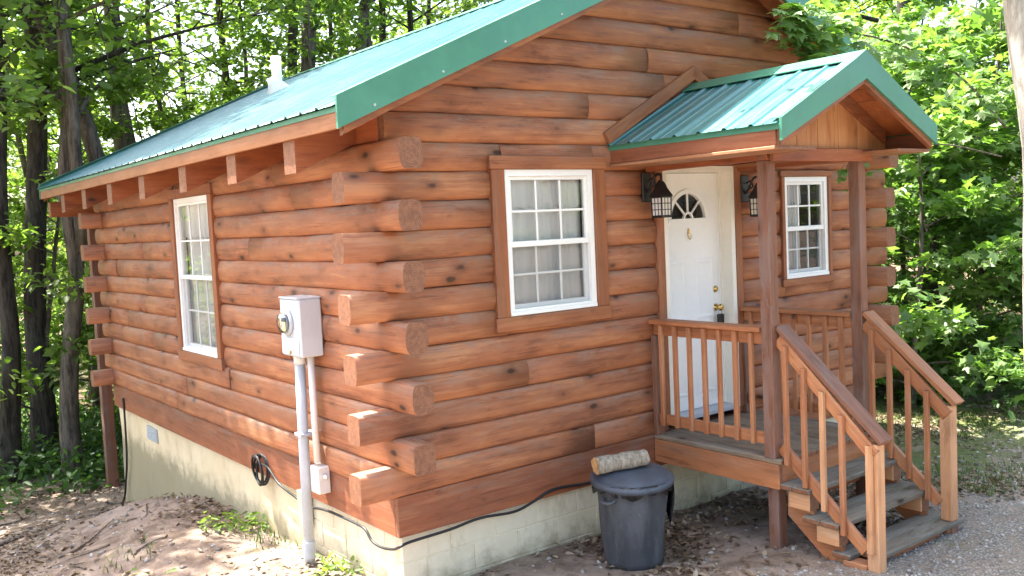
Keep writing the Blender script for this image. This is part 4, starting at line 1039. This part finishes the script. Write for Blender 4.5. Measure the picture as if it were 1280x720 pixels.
def trunk_only(seed, base, top, r0, r1, fork=None, lean_n=.06, crown=None, bend=None):
    """tall stem from base to top (world points), optional fork, with a high crown"""
    rr = random.Random(seed); base, top = Vector(base), Vector(top); P = []
    n = 12
    for i in range(n+1):
        t = i/n; p = base.lerp(top, t)+Vector((rr.gauss(0, lean_n), rr.gauss(0, lean_n), 0))*(0 if i in (0, n) else 1)
        P.append(p-base)
    rad = [r0*(1.35 if i == 0 else 1.1 if i == 1 else 1)*(1-t)+r1*t for i, t in enumerate(np.linspace(0, 1, n+1))]
    parts = [tube_vf(catmull(P, 3), list(np.interp(np.linspace(0, n, 3*n+1), range(n+1), rad)), 14)]
    if fork:
        f0, f1, fr0, fr1 = fork; a, b = Vector(f0)-base, Vector(f1)-base
        q = [a.lerp(b, t)+Vector((rr.gauss(0, lean_n), rr.gauss(0, lean_n), 0))*(0 if t == 0 else 1) for t in np.linspace(0, 1, 8)]
        parts.append(tube_vf(catmull(q, 3), list(np.linspace(fr0, fr1, 22)), 12))
    ht = (top-base).length; pts = []
    for j in range(16):                       # limbs high on the stem
        t = rr.uniform(.40, .98); i = min(int(t*n), n-1); b = P[i].lerp(P[i+1], t*n-i); a = j*2.4+rr.uniform(-.4, .4); ln = rr.uniform(1.6, 4.2)*(1.15-.6*t)
        dr = Vector((math.cos(a), math.sin(a), rr.uniform(.1, .7))).normalized(); q = [b]
        for s_ in range(4):
            dr = (dr+Vector((rr.gauss(0, .16), rr.gauss(0, .16), .0))).normalized(); q.append(q[-1]+dr*ln/4)
        rb = (r0*(1-t)+r1*t)*.38; parts.append(tube_vf(q, [rb*(1-.8*s_/4) for s_ in range(5)], 6, False))
        for m in range(7):
            u = rr.uniform(.3, 1)*4; i2 = min(int(u), 3); c = q[i2].lerp(q[i2+1], u-i2); e = c+Vector((rr.gauss(0, 1), rr.gauss(0, 1), rr.gauss(.2, .5))).normalized()*rr.uniform(.5, 1.3)
            parts.append(tube_vf([c, e], [rb*.3, .004], 4, False)); pts.append((np.array(c), np.array(e)))
    V = []; F = []
    for v, f in parts:
        o = len(V); V += [tuple(p) for p in v]; F += [tuple(i+o for i in q) for q in f]
    rng = np.random.default_rng(seed); nl = crown or 1500; ch = rng.integers(0, len(pts), nl)
    A = np.array([p[0] for p in pts])[ch]; B = np.array([p[1] for p in pts])[ch]
    Pn = A+(B-A)*rng.uniform(0, 1.1, (nl, 1))+rng.normal(0, .3, (nl, 3))*np.array([1, 1, .5])
    cm = leaves_mesh('crown', Pn, unit(B-A), .19, rng); cm.materials.append(M['leaf'])
    return mesh('trunk', V, F, True), cm
def big_tree(name, label, seed, x, y, tilt_top, h, r0, r1, bark_m, fork=None, crown=None, lean_n=.06, group=None):
    z = float(G(x, y)); t = tag(link(name, None, None, Matrix.Translation((x, y, z))), label, 'tree', group)
    tm, cm = trunk_only(seed, (x, y, z-.3), (x+tilt_top[0], y+tilt_top[1], z+h), r0, r1, fork, lean_n, crown)
    tm.materials.append(M[bark_m])
    for nm, me in (('trunk', tm), ('crown', cm)):
        o = bpy.data.objects.new(nm, me); C.objects.link(o); o.parent = t; o.location = (0, 0, -.3)
    return t
# tall stems that can be told apart in the photograph
big_tree('tree', 'dark straight tall trunk near the left edge of the picture', 1, -.22, 11.28, (.75, -.1), 15, .185, .09, 'bark_dark')
big_tree('tree', 'dark trunk cut by the left edge of the picture', 2, -.86, 10.4, (.75, -.1), 14, .14, .07, 'bark_dark')
big_tree('tree', 'grey forked trunk rising just left of the far cabin corner', 3, -.06, 9.73, (.55, -.1), 13.5, .135, .07, 'bark', fork=((.28, 9.66, 1.7), (.28, 9.6, 11.5), .10, .05))
big_tree('tree', 'brown forked trunk seen above the left end of the roof', 4, 1.98, 12.9, (-.3, -.1), 15, .20, .09, 'bark', fork=((2.02, 12.8, 3.2), (1.3, 12.9, 11), .12, .06))
big_tree('tree', 'slim dark trunk above the roof, left of the white vent pipe', 5, 4.6, 15.1, (.35, 0), 16, .10, .05, 'bark_dark')
big_tree('tree', 'dark straight trunk just right of the white vent pipe', 6, 5.24, 12.7, (.25, -.05), 16, .125, .07, 'bark_dark')
big_tree('tree', 'thin trunk above the upper roof slope, leftmost of three', 7, 7.10, 12.8, (.3, 0), 15, .085, .05, 'bark')
big_tree('tree', 'slim dark trunk above the upper roof slope, middle of three', 8, 8.9, 15.3, (.2, 0), 16, .12, .06, 'bark_dark')
big_tree('tree', 'thin trunk above the upper roof slope, rightmost of three', 9, 8.4, 13.2, (.2, 0), 15, .085, .05, 'bark_dark')
big_tree('tree', 'dark trunk deep in the leaves right of the porch', 10, 11.0, 2.1, (-.2, .5), 14, .14, .08, 'bark_dark')
big_tree('tree', 'thin leaning dark stem low at the far left', 12, -1.05, 13.0, (-1.0, .4), 8, .07, .03, 'bark_dark', crown=2000)

for k, (ang, d, r_) in enumerate([(16.4, 21, .07), (18.1, 25, .09), (21.8, 23, .06), (25.6, 26, .10), (27.4, 22, .06), (33.0, 25, .08), (35.2, 28, .09), (12.9, 22, .07), (10.2, 20, .06), (9.1, 23, .08)]):
    big_tree('slender_tree', 'slender trunk standing among the leaves in the woods behind the cabin', 40+k, -3.12+d*math.sin(R(ang)), -5.47+d*math.cos(R(ang)), (.5-.1*k, .2), 14, r_, .04, ('bark', 'bark_dark')[k % 2], crown=700, lean_n=.09, group='slender trunks behind the cabin')
# understory filling the woods
SG = 'leafy understory trees in the woods'; SLB = 'leafy green understory tree in the woods around the cabin'
rr = random.Random(77)
def clear(x, y, m=1.6): return not (-m-1.2 < x < W+m and -m < y < 8.3+m) 
placed = 0
ring_spots = []
for dist, a0, a1, st in ((17.5, 7, 80, 9.5), (20.5, 4, 84, 7.0), (24, 2, 60, 7.5), (28, -4, 86, 6.2), (36, -8, 90, 5.5)):
    a = a0+rr.uniform(0, 3)
    while a < a1:
        d = dist+rr.uniform(-1.6, 1.6); x, y = -3.12+d*math.sin(R(a)), -5.47+d*math.cos(R(a))
        if clear(x, y): ring_spots.append((x, y, 1. if dist < 30 else 1.5))
        a += st*rr.uniform(.8, 1.2)
for k, (x, y, s) in enumerate(ring_spots):
    plant('understory_tree', SLB, 'tree', saps[k % 5], x, y, rr.uniform(0, 6.28), s*rr.uniform(.85, 1.2), SG)
# tall canopy trees behind: they throw the dappled shade on roof and ground
TG = 'tall forest trees with high crowns'
for k, (x, y, s) in enumerate([(-1.75, 9.4, .72), (1.3, 10.9, .95), (4.3, 10.9, .9), (-2.7, 7.4, .6), (6.2, 11.8, .95), (12, 22, 1.), (-8.5, 17, 1.), (3, 27, 1.1), (20, 17, 1.1)]):
    plant('tall_tree', 'tall forest tree whose high crown rises above the picture', 'tree', tall[k % 3], x, y, k*1.3, s, TG)
# broad-leaved maples on the right
MG = 'broad leaved maple saplings right of the cabin'; MLB = 'broad leaved young maple in bright sun right of the cabin'
for k, (x, y, s) in enumerate([(8.0, .8, .95), (9.4, -.2, 1.05), (8.9, 2.6, 1.15), (10.6, 1.2, 1.2), (7.6, 3.6, 1.0), (11.6, -.9, 1.2), (12.2, 3.2, 1.3), (9.6, 5.2, 1.2)]):
    plant('maple_sapling', MLB, 'tree', mapl[k % 3], x, y, k*1.7, s, MG)
# woods on the other sides of the clearing (mirrored in the window panes)
BG = 'trees across the clearing'
for k in range(17):
    a = R(100+k*14.6); d = rr.uniform(22, 34); x, y = -2+d*math.sin(a), -3+d*math.cos(a)
    plant('clearing_tree', 'leafy tree across the clearing, behind the camera', 'tree', saps[k % 5], x, y, k, rr.uniform(1.1, 1.7), BG)
# pale trunk at the right edge

px0, py0 = 2.55, -3.135; pz0 = float(G(px0, py0))
pt = tag(link('tree', None, None, Matrix.Translation((px0, py0, pz0))), 'pale sunlit slender tree trunk at the right edge of the picture', 'tree')
tm, cm = trunk_only(15, (0, 0, -.3), (-.32, .245, 9.), .088, .07, None, .012, 1500); tm.materials.append(M['bark_pale'])
for nm, me in (('trunk', tm), ('crown', cm)):
    o = bpy.data.objects.new(nm, me); C.objects.link(o); o.parent = pt; o.location = (0, 0, -.3)

# maple branch reaching over the porch roof from the right: single leaves
def maple_leaf_mesh():
    pr = [(-.02, 0, 0), (-.10, .40, -.02), (.10, .24, .02), (.24, .56, -.06), (.36, .34, .0), (.58, .50, -.08), (.56, .20, .03), (1., 0, -.14), (.56, -.20, .03), (.58, -.50, -.08), (.36, -.34, 0), (.24, -.56, -.06), (.10, -.24, .02), (-.10, -.40, -.02)]
    v = [(.30, 0, .05)]+pr; n = len(pr)
    return mesh('maple_leaf', v, [(0, 1+i, 1+(i+1) % n) for i in range(n)])
mlm = maple_leaf_mesh(); mlm.flip_normals(); mlm.materials.append(M['leaf_maple'])
lr = random.Random(9)
def leafy_branch(label, path, clusters, nper, r0=.014, size=(.09, .17)):
    b0 = Vector(path[0]); t = tag(link('maple_branch', None, None, Matrix.Translation(b0)), label, 'branch')
    P = catmull(path, 6); tube('stem', P, list(np.linspace(r0, .004, len(P))), M['bark'], t, 7)
    for c, rad in clusters:
        c = Vector(c)
        near = min(P, key=lambda p: (p-c).length)
        tube('twig', [near, near.lerp(c, .5)+Vector((0, 0, .03)), c], [.006, .004, .002], M['bark'], t, 5)
        for _ in range(nper):
            p = c+Vector((lr.gauss(0, rad), lr.gauss(0, rad*.8), lr.gauss(0, rad*.75))); s = lr.uniform(*size)
            nrm = Vector((lr.gauss(-.25, .35), lr.gauss(-.35, .35), 1)).normalized(); tip = Vector((lr.gauss(-.3, .6), lr.gauss(-.5, .5), lr.gauss(-.45, .3))); tip = (tip-nrm*tip.dot(nrm)).normalized()
            Mx = Matrix((tip, nrm.cross(tip), nrm)).transposed().to_4x4(); Mx.translation = p
            link('leaf', mlm, t, Mx @ Matrix.Scale(s, 4))
leafy_branch('maple branch with broad leaves hanging over the ridge of the porch roof', [(6.9, -.9, 2.6), (6.0, -.85, 3.1), (5.0, -.75, 3.35), (4.2, -.62, 3.42), (3.75, -.6, 3.45)],
             [((3.62, -.60, 3.42), .09), ((3.80, -.62, 3.34), .10), ((3.80, -.58, 3.55), .09), ((4.0, -.60, 3.50), .12), ((4.22, -.62, 3.28), .11), ((3.92, -.62, 3.20), .08), ((4.42, -.62, 3.46), .11), ((4.65, -.66, 3.25), .12), ((5.0, -.72, 3.42), .13), ((5.4, -.8, 3.2), .14), ((5.9, -.85, 3.2), .15), ((6.4, -.9, 2.9), .16)], 24, size=(.11, .20))
leafy_branch('small drooping maple twig with leaves in front of the right window', [(6.8, -.9, 2.3), (5.8, -.8, 2.42), (5.0, -.62, 2.36), (4.55, -.5, 2.22)],
             [((4.62, -.5, 2.16), .045), ((4.70, -.52, 2.05), .05), ((4.80, -.55, 2.22), .05)], 6, .008, (.07, .12))

# ------------------------------------------------------------------ ground cover
fr = np.random.default_rng(44)
def scatter(n, fn, lo, hi, rng=fr):
    P = rng.uniform(lo, hi, (n*6, 2)); w = fn(P[:, 0], P[:, 1]); k = rng.uniform(0, 1, len(P)) < w; P = P[k][:n]
    return np.column_stack([P, G(P[:, 0], P[:, 1])])
def outside(x, y): return ~((x > -.02) & (x < W+.02) & (y > -.02) & (y < L+.02))
# woodland undergrowth: low leafy plants under the trees (left, and behind right)
def ug(x, y):
    d = np.hypot(x+3.12, y+5.47); l_ = sstep(y, 7.4, 9.2)*(x < 5)+sstep(x, 6.9, 8.6)*sstep(y, -1.2, .6); return np.clip(l_, 0, 1)*outside(x, y)*(y < 34)*(.25+.75*(np.sin(x*1.7)+np.sin(y*1.3+x) > -.5))
U = np.concatenate([scatter(3200, ug, (-5, -2), (26, 26)), scatter(1500, ug, (-5, 7.6), (1.5, 16))]); k = 11
B = np.repeat(U, k, 0); hgt = np.repeat(fr.uniform(.12, .75, len(U))**1.2, k)
Pu = B+np.column_stack([fr.normal(0, .16, len(B)), fr.normal(0, .16, len(B)), fr.uniform(.05, 1., len(B))*hgt])
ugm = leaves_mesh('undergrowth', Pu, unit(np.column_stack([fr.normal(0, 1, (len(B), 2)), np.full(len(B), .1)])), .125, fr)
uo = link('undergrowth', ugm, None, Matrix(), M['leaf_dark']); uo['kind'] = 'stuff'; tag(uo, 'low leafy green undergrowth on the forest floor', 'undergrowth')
# grass and weeds along the foundation and on the moss
def grass(n, fn, lo, hi, hmax, name, label, w=.006):
    P = scatter(n, fn, lo, hi); m = len(P); a = fr.uniform(0, 6.28, m); h = fr.uniform(.25, 1, m)*hmax; d = np.column_stack([np.cos(a), np.sin(a), np.zeros(m)]); sd = np.column_stack([-np.sin(a), np.cos(a), np.zeros(m)])
    b = fr.uniform(.1, .7, m)[:, None]; up = np.array([0, 0, 1.]); hh = h[:, None]
    V = np.stack([P-sd*w, P+sd*w, P+d*hh*b*.4+up*hh*.6+sd*w*.7, P+d*hh*b*.4+up*hh*.6-sd*w*.7, P+d*hh*b+up*hh*.95], 1).reshape(-1, 3)
    o = np.arange(m)[:, None]*5; F = np.concatenate([o+np.array([t]) for t in ((0, 1, 2), (0, 2, 3), (3, 2, 4))], 1).reshape(-1, 3)
    g = link(name, fastmesh(name, V, F), None, Matrix(), M['grass']); g['kind'] = 'stuff'; tag(g, label, 'grass')
cl = lambda x, y, s=1.7: (np.sin(x*2.9*s+1)+np.sin(y*2.3*s+x)+np.sin((x-y)*1.9*s+2))
grass(1100, lambda x, y: outside(x, y)*np.clip(cl(x, y)-.5, 0, 1)*np.exp(-((x+.55)/.5)**2)*(y > .5)*(y < 2.7), (-2.0, .2), (0, 4.5), .08, 'grass', 'thin weeds and grass growing along the side foundation')
grass(3500, lambda x, y: np.clip(cl(x, y, .9)+.1, 0, 1)*(x > 4.6), (4.4, -1.8), (9.5, 2.2), .07, 'grass', 'sparse short grass on the mossy ground right of the steps', .005)
wp = scatter(120, lambda x, y: outside(x, y)*np.clip(cl(x, y, 1.2), 0, 1)*np.exp(-((x+.5)/.4)**2), (-1.5, .6), (0, 2.6)); kk = 7; B = np.repeat(wp, kk, 0)
wm = leaves_mesh('weeds', B+np.column_stack([fr.normal(0, .04, (len(B), 2)), fr.uniform(.01, .13, len(B))]), unit(np.column_stack([fr.normal(0, 1, (len(B), 2)), np.full(len(B), .3)])), .055, fr)
we = link('weeds', wm, None, Matrix(), M['leaf']); we['kind'] = 'stuff'; tag(we, 'small leafy weeds at the foot of the side wall', 'weeds')
# dead leaves
def lit(x, y):
    d = np.hypot(x-1.5, y-2); return outside(x, y)*np.clip(.35+.35*cl(x, y, .8)+.5*sstep(d, 7, 10), .04, 1)*(1-.85*sstep(-y+.16*x, 1.6, 2.4)*(x > 0))
LI = scatter(12000, lit, (-5, -3.2), (14, 13)); LI[:, 2] += fr.uniform(.004, .02, len(LI))
lm = leaves_mesh('leaf_litter', LI, unit(np.column_stack([fr.normal(0, 1, (len(LI), 2)), np.full(len(LI), .12)])), .062, fr, flat=.35)
LI2 = scatter(4500, lambda x, y: outside(x, y)*np.clip(.3+.5*cl(x, y, 1.1), .05, 1), (-3.6, 1.0), (0, 9)); LI3 = scatter(3200, lambda x, y: outside(x, y)*np.clip(.3+.5*cl(x, y, 1.3), .03, 1), (.4, -1.7), (5., 0)); LI4 = scatter(4000, lambda x, y: np.clip(.3+.5*cl(x, y, 1.), .1, 1), (4.4, -1.9), (9.5, 2.))
LI = np.concatenate([LI, LI2, LI3, LI4]); LI[:, 2] += fr.uniform(.002, .016, len(LI))
lm = leaves_mesh('leaf_litter', LI, unit(np.column_stack([fr.normal(0, 1, (len(LI), 2)), np.full(len(LI), .12)])), .058, fr, flat=.4)
lo_ = link('leaf_litter', lm, None, Matrix(), M['litter']); lo_['kind'] = 'stuff'; tag(lo_, 'dry brown fallen leaves scattered over the bare soil', 'leaf litter')
# gravel stones
def stones(n, fn, lo, hi, smin, smax, name, label):
    P = scatter(n, fn, lo, hi); m = len(P); base = np.array([(1, 0, 0), (0, 1, 0), (-1, 0, 0), (0, -1, 0), (0, 0, .7), (0, 0, -.7)], float)
    s = (smin+(smax-smin)*fr.uniform(0, 1, m)**2.5)[:, None, None]; V = P[:, None, :]+(base[None]*fr.uniform(.6, 1.3, (m, 6, 1))+fr.normal(0, .18, (m, 6, 3)))*s
    o = np.arange(m)[:, None]*6; T = [(0, 1, 4), (1, 2, 4), (2, 3, 4), (3, 0, 4), (1, 0, 5), (2, 1, 5), (3, 2, 5), (0, 3, 5)]
    F = np.concatenate([o+np.array([t]) for t in T], 1).reshape(-1, 3); g = link(name, fastmesh(name, V.reshape(-1, 3), F), None, Matrix(), M['pebble']); g['kind'] = 'stuff'; tag(g, label, 'gravel')
stones(14000, lambda x, y: outside(x, y)*sstep(-y+.16*x+.25*np.sin(x*3+y*2), 1.5, 2.3)*(np.hypot(x+3.1, y+5.5) > 3), (.3, -4.2), (8.5, -.2), .006, .022, 'gravel', 'fine grey gravel of the drive in front of the steps')
stones(2500, lambda x, y: outside(x, y)*.5, (-3.5, -2.), (7., 7.5), .008, .035, 'gravel', 'scattered small stones lying on the bare dirt')
# sticks and dead branches
sr = random.Random(31)
def stick(x, y, ln, ang, r, label):
    n = 7; P = []; a = ang
    for i in range(n):
        P.append(Vector((x, y, float(G(x, y))+r*.6+.006))); a += sr.gauss(0, .16); x += math.cos(a)*ln/n; y += math.sin(a)*ln/n
    tag(tube('stick', catmull(P, 3), list(np.linspace(r, r*.35, 3*(n-1)+1)), M['stick'], None, 7), label, 'stick', 'dead sticks on the ground')
stick(-2.1, 4.9, 1.3, .35, .028, 'long dead branch lying across the bare dirt at far left')
stick(-2.2, 6.6, 1.5, .1, .022, 'thin dead branch near the undergrowth at far left')
stick(-1.55, 3.25, .9, .9, .015, 'short crooked stick near the bottom left corner')
stick(-.95, 4.4, .6, 1.4, .02, 'pale stick lying on the dirt mound')
for k in range(26):
    stick(sr.uniform(-2.6, -.3), sr.uniform(2.2, 7.5), sr.uniform(.18, .6), sr.uniform(0, 6.28), sr.uniform(.005, .012), 'small dry stick lying on the dirt left of the cabin')
